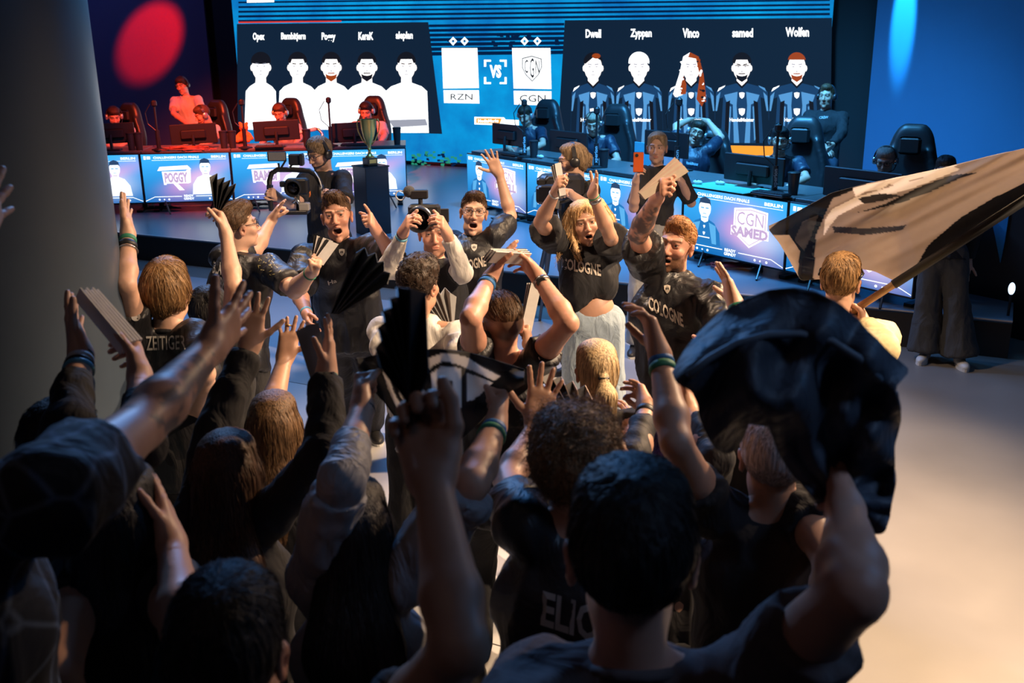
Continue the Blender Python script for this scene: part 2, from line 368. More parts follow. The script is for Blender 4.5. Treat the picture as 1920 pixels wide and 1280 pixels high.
class Person: pass
def yawvec(a): a = math.radians(a); return -math.cos(a)*HF + math.sin(a)*HR
def person(nm, label, head, D, yaw=0, tyaw=None, pitch=0, roll=0, s=1.0, lean=(0, 0), fem=False, floor=0.0, armL=None, armR=None, legs='stand', sh=None, pel=None, feet=None,
           skin='fair', hair=None, face=None, shirt=None, pants=None, shoes=True, group=None, hv=1.0, build=1.0, tattoo=None, hs=1.0, bare=False):
    P = Person(); P.nm = nm; P.s = s; P.D = D
    tyaw = yaw if tyaw is None else tyaw
    tf = yawvec(tyaw); tr = np.cross(tf, UP); tu = unit(UP + lean[0]*tf + lean[1]*tr); tr = unit(np.cross(tf, tu)); tf = np.cross(tu, tr)
    hf = yawvec(yaw); hr = np.cross(hf, UP); a = math.radians(pitch); hu = UP*math.cos(a) - hf*math.sin(a); hf = hf*math.cos(a) + UP*math.sin(a)
    a = math.radians(roll); hu, hr = hu*math.cos(a) + hr*math.sin(a), hr*math.cos(a) - hu*math.sin(a)
    H = at(head[0], head[1], D); P.H = H; P.hax = (hr, hf, hu); P.tax = (tr, tf, tu)
    N = H - hu*.085*s*hs - tu*.085*s - hf*.015*s
    w = (.165 if fem else .188)*s*build
    shp = {}
    for q, sg in (('L', -1), ('R', 1)):
        arm = armL if q == 'L' else armR; raised = arm is not None and arm.get('up')
        p = N + tr*sg*w*(.90 if raised else 1) - tu*(.0 if raised else .045)*s
        if sh and q in sh: p = at(sh[q][0], sh[q][1], D + (sh[q][2] if len(sh[q]) > 2 else 0))
        shp[q] = p
    PV = N - tu*.50*s if pel is None else at(pel[0], pel[1], D + (pel[2] if len(pel) > 2 else 0))
    tu2 = unit(N - PV); P.N, P.PV, P.sh = N, PV, shp
    L1, L2 = .292*s, .262*s; P.arm = {}
    for q, sg in (('L', -1), ('R', 1)):
        a = armL if q == 'L' else armR; S0 = shp[q]
        if a is None: a = dict(rel=True)
        if a.get('rel'):
            E = S0 - UP*L1*.95 + tr*sg*.06*s - tf*.03; Wp = E - UP*L2*.88 + tf*.10*s; d = unit(Wp - E); n = -tr*sg; pose = 'relax'
        else:
            E = on_ray(S0, *a['e'][:2], L1, a['e'][2] if len(a['e']) > 2 else 1, nm + q + ' elbow'); Wp = on_ray(E, *a['w'][:2], L2, a['w'][2] if len(a['w']) > 2 else 1, nm + q + ' wrist')
            t_ = a.get('t'); d = unit(Wp - E) if t_ is None else unit(on_ray(Wp, t_[0], t_[1], .15*s, t_[2] if len(t_) > 2 else 1, nm + q + ' tip') - Wp)
            n = pvec(a.get('palm', 'cam')); pose = a.get('pose', 'open')
        P.arm[q] = dict(S=S0, E=E, W=Wp, d=d, n=unit(n - d*(n @ d)), pose=pose, side=(1 if q == 'R' else -1), th=a.get('th'), skip=a.get('skip'))
    # legs
    P.leg = {}
    for q, sg in (('L', -1), ('R', 1)):
        hip = PV + tr*sg*.088*s - tu2*.02
        if legs == 'sit':
            kn = hip + tf*.42*s + tr*sg*.05 - UP*.03; an = kn - UP*.40*s - tf*.02; an[2] = max(floor + .08, an[2])
        else:
            if feet and q in feet:
                f_ = feet[q]; an = atz(f_[0], f_[1], floor + .085*s)
            else: an = np.array([hip[0], hip[1], floor + .085*s]) + tr*sg*.05*s
            LL = .43*s; v = an - hip; dd = np.linalg.norm(v)
            kn = (hip + an)/2 + tf*math.sqrt(max(LL*LL - dd*dd/4, 0)) if dd < 2*LL else (hip + an)/2 + tf*.01
        P.leg[q] = (hip, kn, an)
    near = D < 3.2; far = D > 9
    hb = .0130 if far else .0110
    e = thing(nm, label, 'person', (PV[0], PV[1], floor), group); P.root = e
    sk = np.array(SKIN[skin])
    # ---- body ------------------------------------------------------------
    Vs, Qs, Cs = [], [], []; off = 0
    def patch(S, h, colf=None):
        nonlocal off
        V, Q = S.mesh(h); Vs.append(V); Qs.append(Q + off); off += len(V); Cs.append(np.tile(sk, (len(V), 1)) if colf is None else colf(V))
    g = build; S = SDF(); M3 = np.stack([tr, tf, tu2])
    S.ell(N - tu2*.19*s, (.135*s*g, .095*s*g, .20*s), M3, .05); S.ell(N - tu2*.36*s, (.118*s*g, .085*s*g, .14*s), M3, .05); S.ell(PV, (.135*s*g, .10*s*g, .12*s), M3, .05)
    for q in 'LR':
        hp, kn, an = P.leg[q]; S.cap(hp, kn, .066*s, .05*s, .03); S.cap(kn, an, .048*s, .034*s, .02)
        S.cap(N - tu2*.02*s, P.arm[q]['S'], .050*s, .050*s, .04)
    patch(S, hb if bare else .024)
    S = SDF()
    for q in 'LR':
        A = P.arm[q]; sg = A['side']
        S.cap(N - tu2*.02*s, A['S'], .052*s, .052*s, .04); S.cap(A['S'], A['S']*.55 + A['E']*.45, .052*s*g, .046*s*g, .03); S.cap(A['S']*.55 + A['E']*.45, A['E'], .046*s*g, .037*s*g, .02)
        m_ = A['E']*.72 + A['W']*.28; S.cap(A['E'], m_, .037*s*g, .042*s*g, .015); S.cap(m_, A['W'], .042*s*g, .0265*s*(1+(g-1)*.4), .015)
    S.cap(N - tu2*.03*s, H - hu*.06*s - hf*.028*s, .058*s*(.86 if fem else 1), .050*s*(.84 if fem else 1), .035)
    tat = tattoo
    def bodycol(V):
        c = np.tile(sk, (len(V), 1))
        if tat:
            A = P.arm[tat]; ba = A['W'] - A['E']; t = ((V - A['E']) @ ba)/(ba @ ba); r = np.linalg.norm(V - A['E'] - t[:, None]*ba, axis=1)
            m_ = ((t > -.05) & (t < .93) & (r < .075)); nz = vnoise(V*42) + .55*vnoise(V*90 + 7); pat = ss(nz, .62, .80)*m_
            c = c*(1 - .80*pat[:, None]) + np.array([.05, .06, .08])*(.80*pat[:, None])
        return c
    patch(S, hb, bodycol)
    # ---- head ------------------------------------------------------------
    fc = dict(mouth=0, beard=0, brow=.7, hairc=(.05, .03, .02), fade=0, gaze=0); fc.update(face or {})
    Hd = np.stack([hr, hf, hu]); hsz = s*hs*(.96 if fem else 1); lp = lambda x, y, z: H + (np.array([x, y, z])*hsz) @ Hd
    S = SDF(); ms = fc['mouth']; jd = .020*ms
    EL = lambda c, r, k=.02, op=0, M=Hd: S.ell(lp(*c), np.array(r)*hsz, M, k, op)
    EL((0, -.012, .038), (.0745, .093, .084)); EL((0, .030, -.016), (.0590, .063, .074), .03); EL((0, .038, -.070 - jd*.7), (.047, .047, .040), .03)
    EL((0, .073, -.098 - jd), (.019, .016, .015), .02)
    for q in (-1, 1):
        EL((q*.040, .062, -.018), (.023, .024, .022), .02); EL((q*.040, .022, -.072 - jd*.6), (.015, .032, .020), .025)
        EL((q*.0775, -.004, -.004), (.009, .020, .032), .006); EL((q*.083, .002, .012), (.006, .016, .018), .006); EL((q*.0815, -.002, -.002), (.005, .009, .016), .004, 1)
        EL((q*.0305, .094, .016), (.019, .013, .0115), .012, 1)
        EL((q*.031, .0760, .0165), (.0155, .0120, .0120), .004); EL((q*.031, .0785, .0240), (.0165, .0125, .0052), .003); EL((q*.031, .0775, .0095), (.0160, .0120, .0046), .003)
        S.cap(lp(q*.012, .091, .036), lp(q*.046, .074, .038), .0085*hsz, .007*hsz, .014)
        EL((q*.0125, .099, -.027), (.0075, .010, .0075), .007)
    S.cap(lp(0, .088, .022), lp(0, .112, -.022), .0075*hsz, .0110*hsz, .011)
    if ms > .15:
        EL((0, .082, -.060 - jd*.45), (.013 + .010*ms, .030, .004 + .014*ms), .005, 1)
        for y_, z_, r_ in ((.094, -.046, .0058), (.089, -.068 - jd*1.15, .0066)):
            S.cap(lp(-.017, y_-.008, z_ - (.004 if r_ < .006 else -.004)), lp(0, y_, z_), r_*.7*hsz, r_*hsz, .006); S.cap(lp(.017, y_-.008, z_ - (.004 if r_ < .006 else -.004)), lp(0, y_, z_), r_*.7*hsz, r_*hsz, .006)
    else:
        EL((0, .091, -.0505), (.023, .0085, .0055), .006); EL((0, .090, -.0615), (.019, .0085, .0065), .006); EL((0, .1005, -.0560), (.024, .006, .0022), .003, 1)
    S.cap(lp(0, -.026, -.055), N - tu2*.03*s, .050*s*(.84 if fem else 1), .060*s*(.86 if fem else 1), .035)
    hc = np.array(fc['hairc'])
    def headcol(V):
        L = ((V - H) @ Hd.T)/hsz; x, y, z = L.T; ax_ = np.abs(x); c = np.tile(sk, (len(V), 1))
        def mix(m_, col): nonlocal c; m_ = m_[:, None]; c = c*(1-m_) + np.array(col)*m_
        fr_ = ss(y, .03, .06)
        red = fr_*(np.exp(-((ax_-.045)**2 + (z+.02)**2)/.0006)*.30 + np.exp(-(x**2 + (z+.022)**2)/.0002)*.30) + ss(ax_, .074, .082)*.4
        mix(np.clip(red, 0, .5), sk*np.array([1.0, .62, .55]))
        zl = -.056 - jd*.45; lips = fr_*ss(y, .068, .078)*np.exp(-(x/.021)**4)*np.exp(-(((z - zl))/(.0115 + .013*ms + jd*.3))**4); mix(lips*(.75 if fem else .5), sk*np.array([.78, .40, .38]))
        if ms > .15:
            cav = ss(.079 - y, 0, .006)*np.exp(-(x/.022)**4)*np.exp(-((z - (-.060 - jd*.45))/(.006 + .016*ms))**4)*ss(y, .045, .055); mix(np.clip(cav*1.3, 0, 1), (.05, .008, .007))
        bz = .0375 - .9*(ax_-.026)**2; brow = ss(y, .055, .065)*np.exp(-((z - bz)/.0056)**2)*ss(ax_, .010, .016)*ss(-ax_, -.056, -.048); mix(np.clip(brow*fc['brow']*1.5, 0, .95), hc*.7)
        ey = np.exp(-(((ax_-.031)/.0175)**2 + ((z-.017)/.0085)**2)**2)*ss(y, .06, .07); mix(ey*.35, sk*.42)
        if fc['beard']:
            bd = ss(y, -.015, .015)*(ss(-z, .036, .052)*(1 - lips) )*(1 - ss(-z, .125, .14)); bd = np.maximum(bd*ss(ax_ + .4*np.maximum(-z-.05, 0), .012, .026), bd*ss(-z, .074, .084)); bd = np.maximum(bd, fr_*np.exp(-((z+.041)/.005)**2)*np.exp(-(x/.024)**4)*.8)
            bd *= .7 + .5*vnoise(V*260); mix(np.clip(bd*fc['beard'], 0, .92), hc*.8)
        if fc['fade']:
            m_ = ss(z + .55*np.clip(-y, 0, .1), .0, .035)*ss(-y, -.035, -.005); m_ = np.maximum(m_, ss(z, .062, .08)); mix(m_*fc['fade'], hc)
        return c
    back = abs(((yaw + 180) % 360) - 180) > 125
    patch(S, (.0072 if back else (.0042 if D < 6.9 else .0050)) if not far else .0078, headcol); P.headS = S
    if ms > .3 or fc.get('teeth'):
        mb = MB(); z0 = -.0505; n_ = 9
        vs = [lp(.0165*math.sin(a), .062 + .0215*math.cos(a), zz) for zz in (z0, z0 - .0068) for a in np.linspace(-1.15, 1.15, n_)]
        mb.add(vs, [(i, i+1, n_+i+1, n_+i) for i in range(n_-1)]); P.teeth = mb
    # ---- hands -----------------------------------------------------------
    for q in 'LR':
        A = P.arm[q]
        if A['skip']: continue
        S = SDF(); S.cap(A['W'] - unit(A['W'] - A['E'])*.05*s, A['W'], .0305*s*(1+(g-1)*.4), .0265*s*(1+(g-1)*.4), .01); S.cap(A['W'], A['W'] + A['d']*.03*s, .0262*s*(1+(g-1)*.4), .021*s, .02)
        hs_ = s*(.90 if fem else 1.0)*fc.get('hand', 1.0); hand_prims(S, A['W'], A['d'], A['n'], A['side'], A['pose'], hs_, A['th'])
        patch(S, .0050 if not far else .0082)
    body = obj('body', np_mesh('body', np.concatenate(Vs), np.concatenate(Qs), True, np.concatenate(Cs)), M_skin, e)
    P.body = body
    if hasattr(P, 'teeth'): P.teeth.obj('teeth', M_teeth, e, True)
    if not back:
        for q in (-1, 1):
            mb = MB(); gx = fc['gaze']; c = lp(q*.031, .0770, .0165); f_ = unit(hf + hr*gx); u_ = unit(hu - f_*(hu @ f_)); A3 = np.stack([np.cross(f_, u_), u_, f_])
            r_ = .0125*hsz; pr = [(math.sin(a)*r_, math.cos(a)*r_) for a in (3.0, 2.2, 1.5, .9, .58)]; mb.lathe(c, pr, 14, A3)
            mb.lathe(c, [(math.sin(a)*r_*1.01, math.cos(a)*r_*1.01) for a in (.60, .3, .02)], 14, A3, 1); mb.obj('eye', [M_eyew, M_iris], e, True)
    # ---- clothes ----------------------------------------------------------
    P.shirt = None
    if shirt:
        lo_ = shirt.get('loose', .016)*s; S = SDF(); sl = shirt.get('sleeve', .62); sqz = (tf, 1.42)
        hem = shirt.get('hem', .10)*s; bw = (.128 if fem else .148)*s*g + lo_
        a0, a1 = N - tu2*.17*s, PV - tu2*hem
        hc_ = [(a1, unit(-tu2 + tr*shirt.get('tilt', 0)))]; b0_ = PV - tu2*max(hem, .02)
        S.cap(a0, N - tu2*.36*s, bw, bw*(.90 if fem else .95), .06, sq=sqz, cuts=hc_)
        S.cap(N - tu2*.36*s, b0_, bw*(.90 if fem else .96), bw*(1.0 if fem else 1.02) + shirt.get('flare', .006)*s, .05, sq=sqz, cuts=hc_)
        S.ell(N - tu2*.15*s + tf*.012*s, np.array([bw*1.06, .104*s*g + lo_, .15*s]), np.stack([tr, tf, tu2]), .05, cuts=hc_)
        if fem:
            for q in (-1, 1): S.ell(N - tu2*.19*s + tf*.085*s + tr*q*.066*s, np.array([.062, .05, .062])*s + lo_*.5, np.stack([tr, tf, tu2]), .04)
        for q in 'LR':
            A = P.arm[q]; S.cap(N - tu2*.035*s, A['S'] - tu2*.002, .048*s + lo_*.3, .052*s + lo_*.35, .05)
            dv = unit(A['E'] - A['S'])
            if sl <= 1:
                b = A['S'] + (A['E'] - A['S'])*sl; fl = shirt.get('cuff', .020)*s
                S.cap(A['S'], b, .054*s*g + lo_*.4, .048*s*g + fl, .035, cuts=[(b, dv)])
            else:
                S.cap(A['S'], A['E'], .054*s*g + lo_*.4, .044*s*g + lo_*.4, .035); dw = unit(A['W'] - A['E']); b = A['E'] + (A['W'] - A['E'])*(sl - 1)
                S.cap(A['E'], b, .045*s*g + lo_*.5, .034*s + lo_*.45, .02, cuts=[(b, dw)])
        nb = N + tu2*.012*s; S.cap(N - tu2*.03*s, nb, .068*s + lo_*.2, .062*s + lo_*.2, .04, cuts=[(nb + tu2*.008*s, tu2)])
        V, Q = S.mesh(.0122 if not far else .0165); P.shirtS = S
        V = folds(V, Q, shirt.get('fold', .010), shirt.get('fax', UP), len(nm) + int(head[0]))
        P.shirt = obj(shirt.get('name', 'shirt'), np_mesh('shirt', V, Q), shirt['m'], e)
        P.shirtVQ = (V, Q)
        if shirt.get('collar'):
            mb = MB(); R_ = .068*s
            ring = [N + tu2*(.010 - .030*math.cos(a))*s + R_*(math.sin(a)*tr + .95*math.cos(a)*tf) for a in np.linspace(0, 2*math.pi, 25)]
            mb.tube(ring, .010*s, 8); mb.obj('collar', shirt.get('cm', shirt['m']), e, True)
    if pants:
        S = SDF(); lo_ = pants.get('loose', .02)*s; sqz = (tf, 1.30)
        top = PV + tu2*pants.get('rise', .09)*s
        S.cap(top, PV - tu2*.03*s, (.132 if fem else .138)*s*g + lo_*.3, .150*s*g + lo_*.3, .05, sq=sqz, cuts=[(top, tu2)])
        for q in 'LR':
            hp, kn, an = P.leg[q]; b = kn + (an - kn)*pants.get('len', .97)
            S.cap(hp, kn, .088*s*g + lo_*.4, .060*s*g + lo_*.7, .04); S.cap(kn, b, .060*s*g + lo_*.7, .048*s + lo_*pants.get('wide', .9), .03, cuts=[(b, unit(an - kn))])
        V, Q = S.mesh((.0150 if pants.get('vis') else .028) if not far else .028); V = folds(V, Q, pants.get('fold', .010), UP, int(head[1])); P.pants = obj('trousers', np_mesh('trousers', V, Q), pants['m'], e)
        if shoes:
            for q in 'LR':
                hp, kn, an = P.leg[q]; f_ = tf.copy(); f_[2] = 0; f_ = unit(f_ + np.cross(f_, UP)*(.25 if q == 'R' else -.25)); r_ = np.cross(f_, UP); S = SDF(); z0 = an[2] - .085*s
                b0 = np.array([an[0], an[1], z0]); M_ = np.stack([r_, f_, UP])
                S.ell(b0 + UP*.055*s - f_*.01, (.046*s, .07*s, .062*s), M_, .02, cuts=[(b0 + UP*.004, -UP)]); S.ell(b0 + f_*.10*s + UP*.034*s, (.047*s, .10*s, .042*s), M_, .03, cuts=[(b0 + UP*.004, -UP)])
                V, Q = S.mesh(.0095 if pants.get('vis') else .016); so = obj('shoe', np_mesh('shoe', V, Q), pants.get('sm', M_shoe), e)
                mb = MB(); mb.slab([b0 + r_*.05*s*math.sin(a)*(1 if math.cos(a) > 0 else .9) + f_*((.075 + .125*math.cos(a)) if True else 0)*s for a in np.linspace(0, 2*math.pi, 20, endpoint=False)], UP*.024*s); mb.obj('sole', pants.get('so', M_sole), so)
    if hair: make_hair(P, hair, lp, Hd, hsz, e)
    return P
M_shoe = mat('shoe_black', (.02, .02, .022), .5); M_sole = mat('shoe_sole', (.55, .55, .53), .6)

def make_hair(P, hr_, lp, Hd, hsz, e):
    st = hr_['style']; S = SDF(); H = P.H; vol = hr_.get('vol', 1.0); up = Hd[2]
    EL = lambda c, r, k=.02, op=0, cuts=(): S.ell(lp(*c), np.array(r)*hsz, Hd, k, op, cuts)
    long_ = st in ('long', 'wild'); nape = -.075 if st in ('short', 'bowl', 'curly') else -.085
    cu = [(lp(0, 0, nape), -up)]
    if st == 'fade':
        EL((0, -.012, .070), (.0745, .090, .060), cuts=[(lp(0, 0, .045), -up)]); EL((0, .020, .098), (.062, .074, .034), .02)
    elif st == 'quiff':
        EL((0, -.020, .050), (.079, .094, .084), cuts=[(lp(0, 0, -.02), -up)]); EL((0, .030, .108), (.056, .060, .042*vol), .03)
    elif st in ('short', 'bowl'):
        EL((0, -.020, .044), (.0815 + .006*(vol-1), .099 + .012*(vol-1), .090 + .02*(vol-1)), cuts=cu); EL((0, .012, .092), (.072, .082, .046*vol), .03)
        if st == 'bowl':
            for q in (-1, 1): EL((q*.066, -.02, .008), (.028, .07, .06), .03, cuts=cu)
            EL((0, -.075, .0), (.062, .045, .075), .03, cuts=cu)
    elif st == 'curly':
        EL((0, -.018, .055), (.092*vol, .105*vol, .098*vol), cuts=cu); EL((0, .02, .105), (.084*vol, .09*vol, .06), .03)
    elif st in ('long', 'wild', 'tail', 'bun'):
        t = .5*(vol-1)
        EL((0, -.018, .045), (.083 + .03*t, .100 + .03*t, .092 + .02*t)); EL((0, .01, .095), (.070, .080, .042), .03)
        EL((0, -.06, .0), (.072, .055, .085), .03)
    # leave the face free
    fz = hr_.get('line', .0)
    if st in ('tail', 'bun'): EL((0, .124, .002 + fz), (.077, .070, .098), .010, 1)
    elif st == 'wild': EL((0, .124, .004 + fz), (.076, .066, .096), .010, 1)
    elif st == 'fade' or st == 'quiff': EL((0, .122, .016 + fz), (.073, .060, .088), .012, 1)
    else: EL((0, .118, -.014 + fz), (.072, .066, .094), .008, 1)
    if not long_:
        for q in (-1, 1): EL((q*.090, .028, -.040), (.030, .055, .060), .008, 1)
    if long_ and st == 'long':
        Ln = hr_.get('len', .34); bk = -P.tax[1]; q0 = lp(0, -.070, -.03)
        tip = q0 - UP*Ln + bk*.05 + P.tax[0]*hr_.get('sway', 0); wd_ = hr_.get('w', .085)
        mid = (q0*.5 + tip*.5) + bk*.03
        S.cap(lp(0, -.055, .0), mid, .078*hsz, wd_, .05, sq=(P.tax[1], 1.45)); S.cap(mid, tip, wd_, wd_*.62, .05, sq=(P.tax[1], 1.6))
        for q in (-1, 1):
            a = lp(q*.068, .012, .02); b = lp(q*.082, -.01, -.09); c = P.sh['R' if q > 0 else 'L']*.45 + P.N*.55 + UP*.03 - P.tax[1]*.02
            S.cap(a, b, .026*hsz, .030*hsz, .03); S.cap(b, c - UP*.03, .030*hsz, .028*hsz, .03)
    if st == 'tail':
        k0 = lp(0, -.128, .012); S.cap(lp(0, -.09, .02), k0, .028*hsz, .017*hsz, .02); m_ = k0 - P.tax[1]*.045 - UP*.05; tp = k0 - UP*hr_.get('len', .30) - P.tax[1]*.05
        S.cap(k0, m_, .018*hsz, .036*hsz, .012); S.cap(m_, tp, .042*hsz, .030*hsz, .02); P.tail = k0
    if st == 'bun':
        k0 = lp(0, -.118, .018); S.ell(k0, .030*hsz, I3, .015); S.cap(k0, k0 - UP*.06 - P.tax[1]*.015, .024*hsz, .016*hsz, .02)
    if st == 'wild':
        for pts, r0, r1 in hr_['locks']:
            pw = [at(*q) for q in pts]
            for i in range(len(pw)-1):
                f0, f1 = i/(len(pw)-1), (i+1)/(len(pw)-1); S.cap(pw[i], pw[i+1], r0 + (r1-r0)*f0, r0 + (r1-r0)*f1, .03)
    h = .0068 if P.D < 9 else .0095
    V, Q = S.mesh(h)
    n = vnormals(V, Q); L = V - H
    # locks: relief drawn out along the way the hair falls
    flow = unit(up*.2 + UP*.8) if long_ or st == 'tail' else up
    w = (L @ flow)[:, None]*flow; q = (L - w)*(150 if st != 'curly' else 55) + w*(12 if st != 'curly' else 55)
    amp = {'curly': .012, 'long': .004, 'wild': .005, 'tail': .002, 'fade': .003, 'quiff': .008}.get(st, .0065)*hr_.get('rough', 1)
    r = vnoise(q + 31) + .5*vnoise(q*2.2); V = V + n*(amp*(r - .75))[:, None]
    col = hr_['c']; m1 = hair_mat(hr_['n'], col)
    V0 = V; verts = [V]; faces = Q.tolist() if False else None
    ns = int(hr_.get('strands', 500)*.55)
    if ns and P.D < 9:
        # loose strands combed over the surface
        idx = rng.integers(0, len(V0), ns); p = V0[idx].copy(); crown = lp(0, -.045, .13)
        steps = hr_.get('steps', 6); SL = hr_.get('slen', .05 if not long_ else .16)/steps; ph = rng.random(ns)*6.28; path = [p]
        lift = rng.random(ns)**2*hr_.get('lift', .006)
        for k in range(steps):
            g = S.grad(p)
            if long_ or st in ('tail', 'bun'): d = -np.tile(UP, (ns, 1))*1.0 + (p - crown)*.6
            elif st == 'curly': a = ph + k*1.5; d = np.cos(a)[:, None]*Hd[0] + np.sin(a)[:, None]*Hd[1] + .5*np.sin(a*1.7)[:, None]*Hd[2] + (p - crown)*2
            elif st in ('quiff', 'fade'): d = Hd[1]*.8 + (p - lp(0, -.06, .1))*4*Hd[2][None] + .5*Hd[2]
            else: d = (p - crown) - .02*UP
            d = d/np.maximum(np.linalg.norm(d, axis=1, keepdims=True), 1e-6) + rng.normal(0, .16, (ns, 3))
            d = d - g*(d*g).sum(1, keepdims=True)*(.55 if st != 'curly' else .3); d = d/np.maximum(np.linalg.norm(d, axis=1, keepdims=True), 1e-6)
            p = p + d*SL; sd = S.samp(p); t = (k+1)/steps
            p = p - g*np.clip(sd - (.001 + lift*t), -.02, .02)[:, None]*.8; path.append(p)
        path = np.stack(path, 1); wdt = max(.0015, P.D*.00055)*hr_.get('thick', 1)
        sd_ = np.cross(path[:, -1] - path[:, 0], rng.normal(size=(ns, 3))); sd_ = sd_/np.maximum(np.linalg.norm(sd_, axis=1, keepdims=True), 1e-6)
        tw = np.linspace(1, .25, steps+1)[None, :, None]*wdt*.5
        A_ = path + sd_[:, None]*tw; B_ = path - sd_[:, None]*tw; m_ = steps + 1
        R2 = np.concatenate([A_, B_], 1).reshape(-1, 3); base = (np.arange(ns)*2*m_)[:, None]; k = np.arange(steps)[None]
        F2 = np.stack([base + k, base + k + 1, base + m_ + k + 1, base + m_ + k], 2).reshape(-1, 4)
        V = np.concatenate([V, R2]); Q = np.concatenate([Q, F2 + len(V0)])
    P.hair = obj('hair', np_mesh('hair', V, Q), m1, e); P.hairS = S

# accessories worn by a figure ------------------------------------------------
def band(P, q, d0, width, ma, name='wristband', r=None, up=0):
    A = P.arm[q]; ax = unit(A['E'] - A['W']); s = P.s; u = unit(np.cross(ax, UP + .01)); M_ = np.stack([u, np.cross(ax, u), ax])
    L = np.linalg.norm(A['E']-A['W']); f = d0/L; r0 = (r or (.0268 + .0205*min(f/.72, 1)))*s + .0035
    mb = MB(); w = width; mb.lathe(A['W'] + ax*d0, [(r0-.004, 0), (r0, .001), (r0+.0015, w*.5), (r0, w-.001), (r0-.004, w)], 24, M_); return mb.obj(name, ma, P.root, True)
def glasses(P, ma=None, hsz=None, w=.052, hgt=.036, square=True):
    hr, hf, hu = P.hax; s = P.s; lp = lambda x, y, z: P.H + s*(x*hr + y*hf + z*hu); mb = MB(); rr = .0019*s*(1.4 if P.D > 9 else 1)
    for q in (-1, 1):
        pts = []
        for a in np.linspace(0, 2*math.pi, 21):
            cx = math.copysign(abs(math.cos(a))**(.6 if square else 1), math.cos(a)); cy = math.copysign(abs(math.sin(a))**(.6 if square else 1), math.sin(a))
            x = .034 + cx*w/2*.92; pts.append(lp(q*x, .101 - .30*max(x-.034, 0), .013 + cy*hgt/2))
        mb.tube(pts, rr, 6); mb.tube([lp(q*.057, .094, .018), lp(q*.074, .06, .022), lp(q*.080, -.005, .020)], rr, 6)
    mb.tube([lp(-.010, .103, .017), lp(0, .106, .020), lp(.010, .103, .017)], rr, 6)
    return mb.obj('glasses', ma or M_rim, P.root, True)
def headset(P, mic=True, m1=None, m2=None, big=1.0):
    hr, hf, hu = P.hax; s = P.s; lp = lambda x, y, z: P.H + s*(x*hr + y*hf + z*hu); mb = MB()
    o = [lp(.098*math.cos(a), -.005, .020 + .118*big*math.sin(a)) for a in np.linspace(0, math.pi, 15)]
    v = []
    mb2 = MB()
    for i in range(14): mb.box((o[i]+o[i+1])/2, (np.linalg.norm(o[i+1]-o[i])*1.15, .030*s, .012*s), np.stack([unit(o[i+1]-o[i]), hf, np.cross(unit(o[i+1]-o[i]), hf)]))
    h = mb.obj('headset', m1 or M_hs, P.root)
    for q in (-1, 1):
        mb = MB(); c = lp(q*.094, -.004, .004); mb.lathe(c, [(.030*s, -.018*s), (.037*s, -.012*s), (.038*s, .006*s), (.030*s, .016*s)], 18, np.stack([hf, hu, hr*q])); mb.obj('ear_cup', m2 or M_hs2, h, True)
    if mic:
        mb = MB(); mb.tube([lp(-.10, .01, -.02), lp(-.085, .06, -.055), lp(-.045, .105, -.062), lp(-.025, .11, -.060)], .0045*s, 6); mb.obj('boom_microphone', m1 or M_hs, h, True)
    return h
def print_on(P, s, quad, ma, name='lettering', bold=.02, polys=None, mesh=None, off=.004):
    """letters or badges laid on the front of a garment: dropped onto the cloth along the photographer's sight line"""
    me = (mesh or P.shirt).data; V = np.zeros(len(me.vertices)*3, np.float32); me.vertices.foreach_get('co', V); V = V.reshape(-1, 3)
    if not hasattr(P, 'bvh') or mesh is not None:
        Q = np.zeros(len(me.loops), np.int32); me.loops.foreach_get('vertex_index', Q); P.bvh = BVHTree.FromPolygons(V.tolist(), Q.reshape(-1, 4).tolist())
    a, b, c, d = [np.array(q, float) for q in quad]
    def hit(u, v):
        p = (a*(1-u) + b*u)*(1-v) + (d*(1-u) + c*u)*v; r = unit(ray(*p)); loc, nor, i_, ds = P.bvh.ray_cast(Vector(CP), Vector(r))
        
        if loc is None: loc = P.bvh.find_nearest(Vector(CP + r*np.linalg.norm(P.N - CP)))[0]
        return np.array(loc) - r*off
    mb = MB()
    if s: write(mb, s, hit, 0, 0, 1, 1, bold)
    for pl in polys or []: mb.poly([hit(u, v) for u, v in pl])
    return mb.obj(name, ma, P.root)
SHIELD = [(0, .9), (.5, 1), (1, .9), (.97, .45), (.8, .2), (.5, 0), (.2, .2), (.03, .45)]
def badge(P, x, y, w, h, ma, dark):
    q = [(x-w/2, y+h/2), (x+w/2, y+h/2), (x+w/2, y-h/2), (x-w/2, y-h/2)]
    print_on(P, None, q, ma, 'badge', polys=[SHIELD]); print_on(P, None, q, dark, 'badge_mark', polys=[[(.28, .42), (.45, .42), (.45, .72), (.28, .66)], [(.55, .42), (.72, .42), (.72, .66), (.55, .72)]], off=.006)

# ================================================================== room
M_black = mat('black_paint', (.008, .009, .012), .7)
M_vinyl = mat('floor_vinyl', (.36, .37, .40), .38, grain=.10, gscale=3, bump=.02)
M_resin = mat('floor_resin', (.20, .185, .17), .42, grain=.22, gscale=1.3, bump=.03)
M_stage = mat('stage_deck', (.16, .19, .24), .30, grain=.10, gscale=2)
M_skirt = mat('stage_skirt', (.025, .022, .020), .7)
def struct(name, mb, ma, **k): return mb.obj(name, ma, kind='structure', **k)
mb = MB(); mb.box((-8, 6, -.1), (40, 40, .2)); struct('floor', mb, M_resin)
